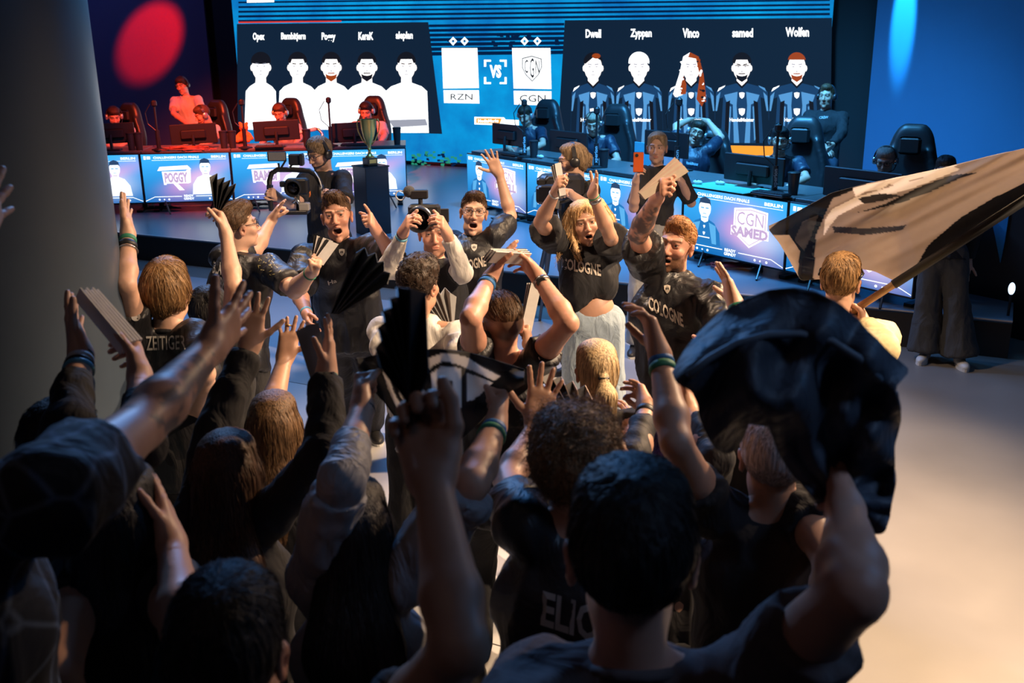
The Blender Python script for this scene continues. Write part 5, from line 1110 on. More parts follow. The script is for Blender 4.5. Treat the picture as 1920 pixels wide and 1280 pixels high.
Dp = person('person', 'shouting man with glasses in black jersey raising one open hand high', (888, 401), 6.5, yaw=4, pitch=9, roll=-6, s=1.03, skin='fair', build=1.0, hs=1.04,
    sh=dict(L=(930, 442, 0), R=(848, 452, .1)), armL=dict(e=(958, 405, 1), w=(936, 326, -1), t=(917, 287, -1), palm='cam', pose='spread', up=True), pel=(888, 590, .05),
    hair=dict(style='quiff', n='brown', c=BRN, strands=1000, vol=.8, line=.014), face=dict(mouth=1.0, hairc=BRN, fade=.5), shirt=dict(m=C_jersey, sleeve=.62, hem=.14, fold=.014, collar=True, loose=.026, cuff=.03), pants=dict(m=C_pant)); glasses(Dp, M_watch, w=.050)
badge(Dp, 889, 464, 11, 14, M_printg, M_printd); print_on(Dp, 'COLOGNE', [(856, 512), (912, 499), (910, 479), (854, 492)], M_print, 'lettering', .03)

E_ = person('person', 'laughing blonde woman in black Cologne T-shirt clapping above her head, midriff bare', (1096, 420), 6.0, yaw=6, pitch=4, roll=9, s=1.02, fem=True, skin='tan', hs=1.06, bare=True,
    sh=dict(R=(1036, 448, .02), L=(1150, 462, -.02)), armR=dict(e=(1013, 417, -1), w=(1043, 358, -1), t=(1052, 325, -1), palm='right', pose='grip', up=True), armL=dict(e=(1143, 440, -1), w=(1111, 364, -1), t=(1122, 330, -1), palm='left', pose='open', up=True), pel=(1112, 596, .08),
    hair=dict(style='wild', n='blonde', c=(.56, .36, .17), strands=2200, vol=1.12, slen=.22, lift=.03, line=.026, locks=[([(1076, 392, 6.04), (1066, 415, 6.03), (1062, 444, 6.0), (1048, 460, 5.98)], .030, .010), ([(1074, 400, 6.02), (1072, 432, 5.99), (1080, 466, 5.93), (1090, 488, 5.90)], .022, .008), ([(1120, 385, 6.0), (1138, 412, 6.0), (1148, 440, 6.0), (1166, 456, 5.98), (1180, 466, 5.98)], .050, .012), ([(1112, 400, 6.06), (1126, 440, 6.08), (1136, 472, 6.05)], .050, .02), ([(1092, 395, 6.12), (1085, 440, 6.14)], .05, .03)]),
    face=dict(mouth=.62, teeth=True, hairc=(.16, .09, .04), brow=.8), shirt=dict(m=C_tee, sleeve=.62, hem=-.150, tilt=-.75, fold=.018, loose=.045, cuff=.05, flare=.02), pants=dict(m=C_jean, vis=1, rise=.015, loose=.03, fold=.012, wide=1.6))
badge(E_, 1086, 467, 12, 15, M_printg, M_printd); print_on(E_, 'COLOGNE', [(1052, 504), (1127, 518), (1126, 496), (1053, 482)], M_print, 'lettering', .03); band(E_, 'L', .01, .016, W_green); band(E_, 'L', .03, .022, M_watch, 'bracelet'); band(E_, 'R', .02, .012, W_white)

F_ = person('person', 'bearded ginger man in black satin Cologne jersey with tattooed arm raised', (1268, 462), 5.1, yaw=-32, tyaw=-6, pitch=6, roll=-8, s=1.08, skin='ruddy', build=1.16, hs=1.0, tattoo='R',
    sh=dict(R=(1214, 492, .0), L=(1336, 560, -.06)), armR=dict(e=(1196, 440, -1), w=(1232, 370, -1), t=(1250, 338, -1), palm='right', pose='grip', up=True), armL=dict(e=(1372, 640, -1), w=(1330, 660, -1), palm='left'), pel=(1280, 720, .12),
    hair=dict(style='quiff', n='ginger', c=GIN, strands=1300, vol=1.0, line=.016), face=dict(mouth=.5, hairc=(.12, .055, .025), beard=.95, fade=.3), shirt=dict(m=C_sat, sleeve=.66, hem=.14, fold=.022, loose=.035, collar=True, cuff=.035), pants=dict(m=C_pant))
badge(F_, 1251, 542, 12, 17, M_print, M_printd); print_on(F_, 'COLOGNE', [(1216, 580), (1282, 614), (1279, 588), (1216, 553)], M_print, 'lettering', .03)

G = person('person', 'man in cream hooded top holding the flag pole, sunglasses pushed on his hair', (1576, 533), 4.5, yaw=150, s=1.02, skin='fair', armR=dict(e=(1650, 655, -1), w=(1622, 610, 1), t=(1608, 578, 1), palm='left', pose='grip'), armL=dict(e=(1530, 660, 1), w=(1575, 640, 1), t=(1590, 612, 1), palm='right', pose='grip'),
    hair=dict(style='short', n='fairbrown', c=(.26, .145, .06), strands=1300, vol=1.15), face=dict(hairc=(.2, .12, .05)), shirt=dict(m=C_hood, sleeve=1.92, loose=.035, hem=.12, fold=.02), pants=dict(m=C_greyp))
hr, hf, hu = G.hax; mb = MB()
for q in (-1, 1): mb.tube([G.H + hu*.085 + hr*q*.035 + hf*.075 + .028*(math.cos(a)*hr + math.sin(a)*(hf*.5 + hu*.8)) for a in np.linspace(0, 6.28, 13)], .006, 6); mb.tube([G.H + hu*.075 + hr*q*.062 + hf*.07, G.H + hu*.06 + hr*q*.094, G.H + hu*.045 + hr*q*.088 - hf*.045], .006, 6)
mb.obj('sunglasses', M_rim, G.root, True)
Hm = person('person', 'person in wide grey jeans and white-black sneakers standing behind the flag', (1772, 322), 8.3, yaw=-20, s=.98, skin='fair', armL=dict(e=(1830, 430, 1), w=(1815, 490, -1)), armR=dict(e=(1718, 430, -1), w=(1735, 490, -1)), pel=(1768, 470), feet=dict(R=(1735, 657), L=(1800, 667)),
    hair=dict(style='short', n='black', c=BLK, strands=300), face=dict(hairc=BLK), shirt=dict(m=C_dark, sleeve=1.9, loose=.03), pants=dict(m=C_greyp, vis=1, loose=.05, wide=2.0, sm=mat('sneaker_white', (.55, .56, .56), .5), so=M_sole, fold=.014))

# ---- audience, seen from behind -------------------------------------------------------------------------------------
I_ = person('person', 'young man with faded haircut clapping a folded fan overhead, watch on right wrist', (941, 612), 3.9, yaw=-160, tyaw=-176, pitch=8, s=1.02, skin='ruddy',
    sh=dict(L=(892, 668, 0), R=(1002, 678, 0)), armL=dict(e=(882, 596, -1), w=(918, 522, 1), t=(958, 462, 1), palm='right', pose='open', up=True), armR=dict(e=(1066, 606, -1), w=(1010, 520, 1), t=(972, 478, 1), palm='left', pose='cup', up=True),
    hair=dict(style='fade', n='brown', c=DBR, strands=1600), face=dict(hairc=DBR, fade=.85), shirt=dict(m=C_jersey, sleeve=.35, hem=.14, fold=.012), pants=dict(m=C_pant))
band(I_, 'L', .012, .022, W_black); band(I_, 'L', .036, .020, W_blue); band(I_, 'R', .02, .018, M_watch, 'watch_strap'); a_ = I_.arm['R']; ax = unit(a_['E'] - a_['W']); p = a_['W'] + ax*.03; o_ = unit(CP - p); mb = MB(); u = unit(np.cross(o_, ax)); mb.lathe(p + o_*.024, [(.021, 0), (.021, .010), (.018, .013), (.003, .013)], 20, np.stack([u, np.cross(o_, u), o_])); mb.obj('watch', M_matte, I_.root)
print_on(I_, None, [(985, 688), (1010, 668), (1013, 674), (990, 694)], M_printg, 'sleeve_print', polys=[[(0, .1), (1, .1), (1, .9), (0, .9)]])
J = person('person', 'curly-haired man in white shirt behind the grey zigzag fan', (786, 540), 4.5, yaw=150, tyaw=170, s=.97, skin='tan', armR=dict(e=(868, 690, -1), w=(858, 650, 1), t=(850, 608, 1), palm='away', pose='grip'), armL=dict(e=(735, 690, -1), w=(745, 660, 1), palm='right'),
    hair=dict(style='curly', n='darkbrown', c=DBR, strands=1600, vol=1.0), face=dict(hairc=DBR, fade=.5), shirt=dict(m=C_white, sleeve=.75, hem=.12, fold=.016), pants=dict(m=C_pant))
O_ = person('person', 'person hidden behind the faded haircut, only a ringed fist and white fan showing', (948, 612), 4.75, yaw=175, s=.93, skin='tan', armR=dict(e=(1015, 690, -1), w=(990, 645, 1), t=(990, 606, 1), palm='left', pose='fist'), hair=dict(style='short', n='darkbrown', c=DBR, strands=0), face=dict(hairc=DBR), shirt=dict(m=C_dark, sleeve=.7), pants=dict(m=C_pant))
L_ = person('person', 'fair-haired youth in black Zeitiger jersey raising one arm beside the round column', (314, 552), 4.0, yaw=172, s=1.0, skin='fair', sh=dict(L=(258, 628, 0), R=(362, 628, 0)), armL=dict(e=(236, 535, -1), w=(240, 440, 1), t=(234, 378, 1), palm='right', pose='spread', up=True), armR=dict(e=(385, 700, -1), w=(372, 760, 1)),
    hair=dict(style='bowl', n='fairbrown', c=(.26, .145, .06), strands=2200, vol=1.35, slen=.09), face=dict(hairc=(.2, .12, .05)), shirt=dict(m=C_jersey, sleeve=.55, hem=.14, fold=.012, collar=True), pants=dict(m=C_pant))
print_on(L_, 'ZEITIGER', [(275, 657), (348, 655), (348, 628), (273, 630)], M_printg, 'lettering', .01); print_on(L_, 'Handelsblatt', [(294, 619), (322, 619), (322, 614), (294, 614)], M_printg, 'lettering', 0); print_on(L_, None, [(246, 602), (263, 602), (263, 585), (246, 585)], M_printg, 'sleeve_print', polys=[[(.5 + .5*math.cos(a), .5 + .5*math.sin(a)) for a in np.linspace(0, 6.2, 14)]])
band(L_, 'L', .02, .022, W_green); band(L_, 'L', .05, .026, W_black); band(L_, 'L', .085, .006, M_silver, 'bracelet')
M_ = person('person', 'dark-haired person raising a spread black fan in front of the flowered jersey', (392, 592), 4.45, yaw=178, s=.98, skin='fair', sh=dict(R=(432, 640, 0), L=(352, 665, 0)), armR=dict(e=(438, 535, -1), w=(424, 440, 1), t=(412, 385, 1), palm='left', pose='claw', up=True), armL=dict(e=(340, 760, -1), w=(352, 820, 1)),
    hair=dict(style='short', n='black', c=BLK, strands=500), face=dict(hairc=BLK), shirt=dict(m=C_dark, sleeve=.50, hem=.14, loose=.024), pants=dict(m=C_pant))
K = person('person', 'woman with long blonde ponytail and bare shoulders near the floor edge', (1118, 700), 3.7, yaw=-172, pitch=-4, s=.96, fem=True, skin='tan', bare=True, armL=dict(e=(1085, 880, -1), w=(1110, 830, 1), palm='right'), armR=dict(e=(1185, 860, -1), w=(1180, 800, 1), t=(1175, 760, 1), palm='left', pose='relax'),
    hair=dict(style='tail', n='ponytail_blonde', c=(.52, .38, .22), strands=1800, len=.34, slen=.10, lift=.002, rough=.7), face=dict(hairc=(.4, .25, .1)), shirt=dict(m=C_dark, sleeve=.12, hem=.05, loose=.004), pants=dict(m=C_jean))
mb = MB(); ax = np.stack([HR, unit(np.cross(UP, HR)), UP]); mb.lathe(K.tail - UP*.004, [(.018, 0), (.0215, .004), (.0215, .010), (.018, .014)], 16, ax); mb.obj('hair_tie', M_matte, K.root, True)
W1 = person('person', 'woman with straight brown hair, one bare arm raised with a ring on the hand', (516, 805), 3.25, yaw=178, s=.97, fem=True, skin='tan', armR=dict(e=(506, 775, 1), w=(534, 672, 1), t=(550, 590, 1), palm='cam', pose='spread', up=True), armL=dict(e=(455, 1000, -1), w=(460, 1080, 1)), sh=dict(R=(556, 905, 0)),
    hair=dict(style='long', n='lightbrown', c=(.17, .095, .045), strands=2200, len=.30, w=.075, lift=.003), face=dict(hairc=DBR), shirt=dict(m=C_dark, sleeve=.3, hem=.10), pants=dict(m=C_pant))
mb = MB(); a_ = W1.arm['R']; p = a_['W'] + a_['d']*.120; t_ = np.cross(a_['d'], a_['n']); mb.tube([p - t_*.011 + .011*(math.cos(a)*t_ + math.sin(a)*a_['n']) for a in np.linspace(0, 6.28, 13)], .0028, 6); mb.obj('ring', M_gold, W1.root, True)
W2 = person('person', 'woman with long dark wavy hair raising both black-sleeved arms, green wristband', (430, 895), 2.7, yaw=176, s=1.0, fem=True, skin='fair', sh=dict(L=(368, 985, 0), R=(505, 965, 0)), armL=dict(e=(405, 800, 1), w=(468, 650, 1), t=(478, 535, 1), palm='away', pose='spread', up=True), armR=dict(e=(612, 850, -1), w=(612, 700, 1), t=(622, 590, 1), palm='left', pose='open', up=True),
    hair=dict(style='long', n='darkauburn', c=(.055, .026, .014), strands=2600, len=.40, w=.105, lift=.012, vol=1.2), face=dict(hairc=DBR), shirt=dict(m=C_dark, sleeve=1.90, hem=.10, loose=.02), pants=dict(m=C_pant))
band(W2, 'R', .005, .03, W_green)
W3 = person('person', 'dark-haired woman in sheer white blouse holding up the black banner with both fists', (662, 1000), 2.3, yaw=-176, pitch=-4, s=1.02, fem=True, skin='tan', sh=dict(L=(595, 1085, 0), R=(760, 1085, 0)), armL=dict(e=(640, 905, -1), w=(680, 765, 1), t=(672, 690, 1), palm='right', pose='fist', up=True), armR=dict(e=(886, 905, -1), w=(928, 800, 1), t=(955, 715, 1), palm='left', pose='fist', up=True),
    hair=dict(style='long', n='raven', c=(.016, .012, .011), strands=2600, len=.42, w=.105, lift=.004, vol=1.1), face=dict(hairc=BLK), shirt=dict(m=C_sheer, sleeve=.92, hem=.10, loose=.022, fold=.016, cuff=.014), pants=dict(m=C_pant))
S = SDF(); a_ = W3.arm['L']; w_ = a_['E']*.45 + a_['W']*.55; S.cap(a_['S'], a_['E'], .054, .046, .03); S.cap(a_['E'], w_, .046, .044, .02, cuts=[(w_, unit(a_['W'] - a_['E']))]); V, Q = S.mesh(.008); V = folds(V, Q, .012, UP, 5); obj('sleeve', np_mesh('s', V, Q), C_sheer, W3.root)
band(W3, 'R', .012, .022, W_blue); band(W3, 'R', .038, .018, W_green); band(W3, 'L', .0, .016, W_black)
X = person('person', 'person in black long sleeves beside the column clapping a white folded fan', (120, 850), 2.4, yaw=170, s=1.0, skin='fair', sh=dict(L=(60, 930, 0), R=(205, 930, 0)), armL=dict(e=(130, 800, -1), w=(152, 665, 1), t=(132, 575, 1), palm='right', pose='open', up=True), armR=dict(e=(262, 830, -1), w=(262, 705, 1), t=(258, 640, 1), palm='left', pose='claw', up=True),
    hair=dict(style='short', n='black', c=BLK, strands=600), face=dict(hairc=BLK), shirt=dict(m=C_dark, sleeve=1.66, hem=.1, loose=.02), pants=dict(m=C_pant)); band(X, 'L', .002, .014, W_black); band(X, 'L', .020, .016, W_white); band(X, 'L', .040, .010, W_black); band(X, 'L', .054, .012, W_lblue)
Y = person('person', 'dark-clad woman with a chain of shiny beads on her shoulder', (228, 985), 2.0, yaw=176, s=.99, fem=True, skin='tan', sh=dict(L=(150, 1090, 0), R=(318, 1100, 0)), armR=dict(e=(345, 1190, -1), w=(322, 1020, 1), t=(300, 900, 1), palm='left', pose='open', up=True), armL=dict(e=(110, 1260, -1), w=(120, 1400, 1)),
    hair=dict(style='long', n='black', c=BLK, strands=1200, len=.30, w=.09), face=dict(hairc=BLK), shirt=dict(m=C_dark, sleeve=.3, hem=.1), pants=dict(m=C_pant))
nk = []
for k in range(16):
    p = at(268 + 50*(k/15), 1092 + 120*(k/15)+6*math.sin(k), 1.93); mb = MB(); mb.ball(p, .006 + .003*(k % 3), 6); mb.obj('bead', M_silver, Y.root, True)
W4 = person('person', 'purple-haired person in black lace sleeves pinching fingers of a raised hand', (1262, 870), 3.1, yaw=-176, s=.97, fem=True, skin='tan', sh=dict(L=(1205, 960, 0), R=(1325, 955, 0)), armL=dict(e=(1192, 862, -1), w=(1212, 765, 1), t=(1192, 712, 1), palm='left', pose='pinch', up=True), armR=dict(e=(1340, 860, -1), w=(1292, 765, 1), t=(1274, 695, 1), palm='left', pose='open', up=True),
    hair=dict(style='long', n='violet', c=(.075, .055, .26), strands=2000, len=.26, w=.085, lift=.01), face=dict(hairc=(.05, .04, .2)), shirt=dict(m=C_lace, sleeve=1.72, hem=.1, loose=.008, fold=.014), pants=dict(m=C_pant)); band(W4, 'L', .012, .026, W_black, 'watch')
EL_ = person('person', 'curly-haired person in black Elio jersey, arms raised beside the banner', (1078, 890), 2.35, yaw=178, pitch=-6, s=1.02, skin='tan', sh=dict(L=(985, 985, 0), R=(1185, 990, 0)), armL=dict(e=(952, 900, 1), w=(1006, 800, 1), t=(1022, 700, 1), palm='cam', pose='spread', up=True), armR=dict(e=(1242, 925, 1), w=(1172, 862, 1), t=(1128, 800, 1), palm='left', pose='grip', up=True),
    hair=dict(style='curly', n='curlybrown', c=(.22, .12, .055), strands=6500, vol=1.14, steps=8, slen=.11, lift=.045), face=dict(hairc=BRN), shirt=dict(m=C_jersey, sleeve=.50, hem=.14, fold=.012, loose=.03), pants=dict(m=C_khaki))
print_on(EL_, 'ELIO', [(1013, 1172), (1122, 1208), (1126, 1138), (1018, 1106)], M_printg, 'lettering', .03); print_on(EL_, '1', [(1008, 1330), (1030, 1334), (1036, 1250), (1000, 1244)], M_printg, 'lettering', .02)
Q_ = person('person', 'person with ash-grey hair raising a bare arm with blue and green wristbands', (1450, 862), 2.6, yaw=172, s=1.04, skin='tan', sh=dict(L=(1330, 955, 0), R=(1510, 960, 0)), armL=dict(e=(1268, 830, -1), w=(1238, 668, 1), t=(1206, 565, 1), palm='left', pose='relax', up=True), armR=dict(e=(1560, 1060, -1), w=(1540, 1180, 1)),
    hair=dict(style='short', n='ash', c=(.50, .46, .44), strands=900, vol=1.3), face=dict(hairc=(.3, .28, .27)), shirt=dict(m=C_tee, sleeve=.42, hem=.14, fold=.016, loose=.03), pants=dict(m=C_pant)); band(Q_, 'L', .012, .018, W_blue); band(Q_, 'L', .034, .022, W_green)
R_ = person('person', 'person hidden under the waved dark cloth, one flat hand with green wristband showing', (1420, 690), 3.6, yaw=178, s=.97, skin='fair', sh=dict(L=(1370, 730, 0)), armL=dict(e=(1418, 650, -1), w=(1380, 572, 1), t=(1354, 502, 1), palm='left', pose='open', up=True), hair=dict(style='short', n='darkbrown', c=DBR, strands=0), face=dict(hairc=DBR), shirt=dict(m=C_dark, sleeve=.5), pants=dict(m=C_pant)); band(R_, 'L', .008, .026, W_green)
mb = MB(); mb.box((-1.3, .55, .11), (6.4, 3.0, .22), bev=.01); mb.obj('audience_riser', M_black, kind='structure')
FZ = .22
FH = person('person', 'foreground man with short dark hair and dusty polo shirt swinging a dark cloth', (1184, 1052), 1.62, yaw=176, s=1.10, skin='ruddy', floor=FZ, hs=1.14, sh=dict(R=(1415, 1290, .02), L=(1010, 1290, .05)), armR=dict(e=(1602, 1110, -1), w=(1585, 958, 1), t=(1560, 880, 1), palm='left', pose='fist', up=True), armL=dict(e=(900, 1500, -1), w=(880, 1650, 1)), build=1.1,
    hair=dict(style='short', n='black', c=(.014, .012, .012), strands=3200, vol=1.0, lift=.005), face=dict(hairc=BLK, fade=.6), shirt=dict(m=C_pink, sleeve=.62, hem=.14, fold=.014, collar=True, loose=.02), pants=dict(m=C_pant))
Zp = person('person', 'foreground person with dark hair, bare right arm raising the black jagged fan', (432, 1236), 1.55, yaw=178, s=1.04, skin='tan', floor=FZ, hs=1.0, sh=dict(R=(742, 1372, -.02), L=(300, 1380, 0)), armR=dict(e=(862, 1215, -1), w=(812, 905, 1), t=(790, 765, 1), palm='cam', pose='grip', th=.5, up=True), armL=dict(e=(220, 1600, -1), w=(240, 1750, 1)),
    hair=dict(style='short', n='black', c=(.014, .012, .012), strands=2600, vol=1.15, lift=.008), face=dict(hairc=BLK, hand=1.18), shirt=dict(m=C_dark, sleeve=.30, hem=.14), pants=dict(m=C_pant))
BA = person('person', 'foreground person in dark patterned shirt at the left edge stretching a bare arm forward', (-215, 770), 1.45, yaw=168, tyaw=160, s=1.05, skin='tan', floor=FZ, build=1.1, tattoo='R', sh=dict(R=(95, 935, 0), L=(-330, 960, .1)), armR=dict(e=(262, 800, 1), w=(392, 655, 1), t=(462, 575, 1), palm='left', pose='spread'), armL=dict(e=(-120, 640, 1), w=(-45, 440, 1), t=(-2, 345, 1), palm='right', pose='spread', up=True),
    hair=dict(style='short', n='black', c=BLK, strands=300), face=dict(hairc=BLK), shirt=dict(m=C_print, sleeve=.45, hem=.14, fold=.016, loose=.03), pants=dict(m=C_pant))

# ================================================================== fans, banner, flag, cloth, cameras
M_fanb = mat('card_black', (.012, .012, .014), .55); M_fanw = mat('card_white', (.72, .70, .68), .55); M_fang = mat('card_grey', (.20, .205, .21), .55); M_fans = mat('card_print', (.50, .36, .30), .55)
GF = 'folded paper clap fans'
def fan(label, pivot, tips, D, amp=.02, ma=M_fanb, mb_=None, spread=.02, lean=0.0):
    """accordion-folded card: leaves radiate from the hand, neighbouring folds at different depth"""
    pv = at(*pivot, D); t = thing('clap_fan', label, 'paper fan', pv, GF); n = len(tips); T = []; B_ = []
    for i, (x, y) in enumerate(tips):
        T.append(at(x, y, D + lean + (amp if i % 2 else -amp))); B_.append(pv + HR*spread*(i/(n-1) - .5) + HF*(.25*amp if i % 2 else -.25*amp))
    for i in range(n-1):
        nr = unit(np.cross(T[i+1] - T[i], B_[i] - T[i])); nr = nr if nr @ HF > 0 else -nr
        mb = MB(); mb.slab([B_[i], B_[i+1], T[i+1], T[i]], nr*.0022); mb.obj('leaf', (mb_ if (mb_ and i % 2) else ma), t)
    return t
def closed_fan(label, a, b, width, D0, D1, n=6, splay=.10, ma=M_fanw, mb_=M_fanb, thick=.034, roll=0.0):
    """folded shut: a stack of card leaves held in the hand"""
    A, B = at(*a, D0), at(*b, D1); t = thing('clap_fan', label, 'paper fan', A, GF); ax = unit(B - A); L = np.linalg.norm(B - A); v = unit(A - CP); w = unit(np.cross(ax, v)); nn = np.cross(w, ax); c, s_ = math.cos(roll), math.sin(roll); w, nn = w*c + nn*s_, nn*c - w*s_
    for i in range(n):
        f = i/(n-1) - .5; d_ = unit(ax + w*splay*f); o = A + nn*thick*f*2*.5 + w*.002*i
        p = [o - w*width/2, o + w*width/2, o + d_*L + w*width/2*(1 - .1*abs(f)), o + d_*L*(1 - .04*(i % 2)) - w*width/2]
        mb = MB(); mb.slab(p, nn*thick/n*.55); mb.obj('leaf', ma if i % 2 == 0 else mb_, t)
    return t
def Dw(P, q): return depth(P.arm[q]['W'] + P.arm[q]['d']*.08)
fan('black fan with ragged crown-like top held up beside the flowered jersey', (408, 398), [(393, 332), (407, 325), (407, 337), (421, 332), (418, 343), (432, 337), (428, 351), (442, 344), (438, 360)], Dw(M_, 'R'), .018)
closed_fan('white fan gripped in the outstretched fist of the flowered jersey man', (597, 494), (614, 448), .05, Dw(A, 'R'), Dw(A, 'R'), 6, .55)
fan('large black jagged fan raised in the centre foreground', (785, 815), [(803, 700), (797, 548), (768, 541), (742, 538), (744, 556), (729, 560), (731, 577), (715, 584), (719, 604), (707, 614), (713, 640), (703, 652), (712, 690)], Dw(Zp, 'R') + .02, .03, spread=.05)
fan('grey fan with zigzag edge hiding the curly-haired man in white', (846, 622), [(776, 541), (783, 525), (792, 541), (799, 527), (808, 543), (815, 532), (825, 552), (834, 539), (843, 548), (856, 556)], Dw(J, 'R'), .016, M_fang, M_fang)
closed_fan('long white fan with blue tint clapped beside the round column', (246, 648), (160, 548), .046, Dw(X, 'R') - .02, Dw(X, 'L'), 6, .04, M_fanw, M_fanw, thick=.05, roll=.9)
closed_fan('dark fan with white edge clapped overhead by the man with faded haircut', (986, 480), (918, 478), .062, Dw(I_, 'R'), Dw(I_, 'R') - .12, 6, .05, roll=.8)
closed_fan('tan fan with splayed end in the raised tattooed hand', (1204, 369), (1280, 309), .036, Dw(F_, 'R'), Dw(F_, 'R'), 6, .20, mat('card_tan', (.50, .42, .34), .55), M_fans)
closed_fan('narrow white fan between the clapping hands of the blonde woman', (1056, 368), (1043, 308), .036, Dw(E_, 'R'), Dw(E_, 'R') + .03, 5, .10)
fan('black fan with pink stripes below the banner corner, beside the ponytail', (1092, 806), [(1014, 708), (1030, 700), (1037, 712), (1052, 706), (1059, 722), (1073, 714), (1082, 731), (1097, 722), (1110, 748)], Dw(EL_, 'R') + .25, .025, M_fanb, M_fans)
closed_fan('tall white fan strip rising beside the faded haircut', (985, 628), (1003, 532), .052, Dw(O_, 'R'), Dw(O_, 'R') + .02, 5, .05)
fan('dark swinging fan in front of the shouting man in black jersey', (628, 588), [(668, 474), (684, 464), (690, 480), (704, 474), (708, 492), (720, 490), (720, 508), (732, 512), (726, 532)], Dw(W2, 'R') + .02, .02, mat('card_slate', (.045, .055, .066), .5))
closed_fan('grey fan half behind the hand with green wristband', (606, 722), (578, 612), .040, Dw(W2, 'R') + .05, Dw(W2, 'R') + .08, 5, .12, M_fang, M_fang)

def inside(poly, x, y):
    r = np.zeros(x.shape, bool); n = len(poly)
    for i in range(n):
        (x1, y1), (x2, y2) = poly[i], poly[(i+1) % n]
        c = ((y1 > y) != (y2 > y)); r ^= c & (x < (x2-x1)*(y-y1)/((y2-y1) if y2 != y1 else 1e-9) + x1)
    return r
def sheet(top, bot, dfn, nu, nv, base, prints):
    """hanging cloth between two edge lines; folds come from the depth function"""
    def curve(p, n):
        p = np.array(p, float); s = np.r_[0, np.cumsum(np.linalg.norm(np.diff(p, axis=0), axis=1))]; q = np.linspace(0, s[-1], n)
        c = np.stack([np.interp(q, s, p[:, 0]), np.interp(q, s, p[:, 1])], 1); k = np.ones(5)/5; pad = np.pad(c, ((2, 2), (0, 0)), 'edge'); return np.stack([np.convolve(pad[:, j], k, 'valid') for j in (0, 1)], 1)
    T, B = curve(top, nu), curve(bot, nu); v = np.linspace(0, 1, nv)[:, None, None]; G_ = (T*(1-v) + B*v).reshape(-1, 2); u = np.tile(np.linspace(0, 1, nu), nv); vv = np.repeat(np.linspace(0, 1, nv), nu)
    P = np.array([at(x, y, d) for (x, y), d in zip(G_, dfn(G_[:, 0], G_[:, 1], u, vv))]); col = np.tile(np.array(base), (len(P), 1))
    for poly, c in prints: col[inside(poly, G_[:, 0], G_[:, 1])] = c
    Q = np.array([(j*nu+i, j*nu+i+1, j*nu+nu+i+1, j*nu+nu+i) for j in range(nv-1) for i in range(nu-1)])
    return np_mesh('cloth', P, Q, True, col)
def thicken(o, t=.003):
    md = o.modifiers.new('thickness', 'SOLIDIFY'); md.thickness = t; return o
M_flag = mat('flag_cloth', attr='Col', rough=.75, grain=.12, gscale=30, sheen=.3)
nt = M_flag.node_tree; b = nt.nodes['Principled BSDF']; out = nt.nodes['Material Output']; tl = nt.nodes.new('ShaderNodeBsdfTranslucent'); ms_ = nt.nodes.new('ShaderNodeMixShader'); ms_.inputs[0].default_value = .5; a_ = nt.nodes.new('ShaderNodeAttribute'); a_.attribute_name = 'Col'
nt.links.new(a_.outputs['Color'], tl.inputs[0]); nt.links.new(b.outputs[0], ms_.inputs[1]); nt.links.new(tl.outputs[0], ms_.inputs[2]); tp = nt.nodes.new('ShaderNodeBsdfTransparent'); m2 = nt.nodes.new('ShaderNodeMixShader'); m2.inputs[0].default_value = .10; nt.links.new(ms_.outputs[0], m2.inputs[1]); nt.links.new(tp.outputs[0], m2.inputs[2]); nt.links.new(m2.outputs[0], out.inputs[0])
PT, PB = (1600, 582), (2010, 318)
pole_a = at(1600, 582, Dw(G, 'R')); pole_b = at(2010, 318, 4.05)
fl_t = thing('flag', 'big black and cream flag blowing over the man in the cream top', 'flag', pole_a)
mb = MB(); mb.tube([pole_a - unit(pole_b - pole_a)*.25, pole_b], .017, 12); mb.obj('pole', mat('pole_wood', (.34, .20, .10), .5, grain=.25), fl_t, True)
mb = MB(); a1 = pole_a + (pole_b - pole_a)*.20; mb.tube([a1, pole_b], .021, 12); mb.obj('pole_sleeve', mat('flag_hem', (.012, .012, .014), .7), fl_t, True)
def fd(x, y, u, v):
    pd = depth(pole_a) + (depth(pole_b) - depth(pole_a))*(x - 1600)/410
    k = y*.05 + x*.024; w = .030*np.sin(k) + .014*np.sin(k*2.3 + .01*x) + .005*np.sin(k*5.1 + 1)
    return pd + (1 - v)**.8*(-.12 + w) + (1-u)*.10 - .03*(1-v)
tan, cream, blk, gry = (.46, .38, .31), (.90, .84, .76), (.012, .012, .014), (.07, .063, .058)  # tan: warm lit sheen of the black cloth, put into its colour
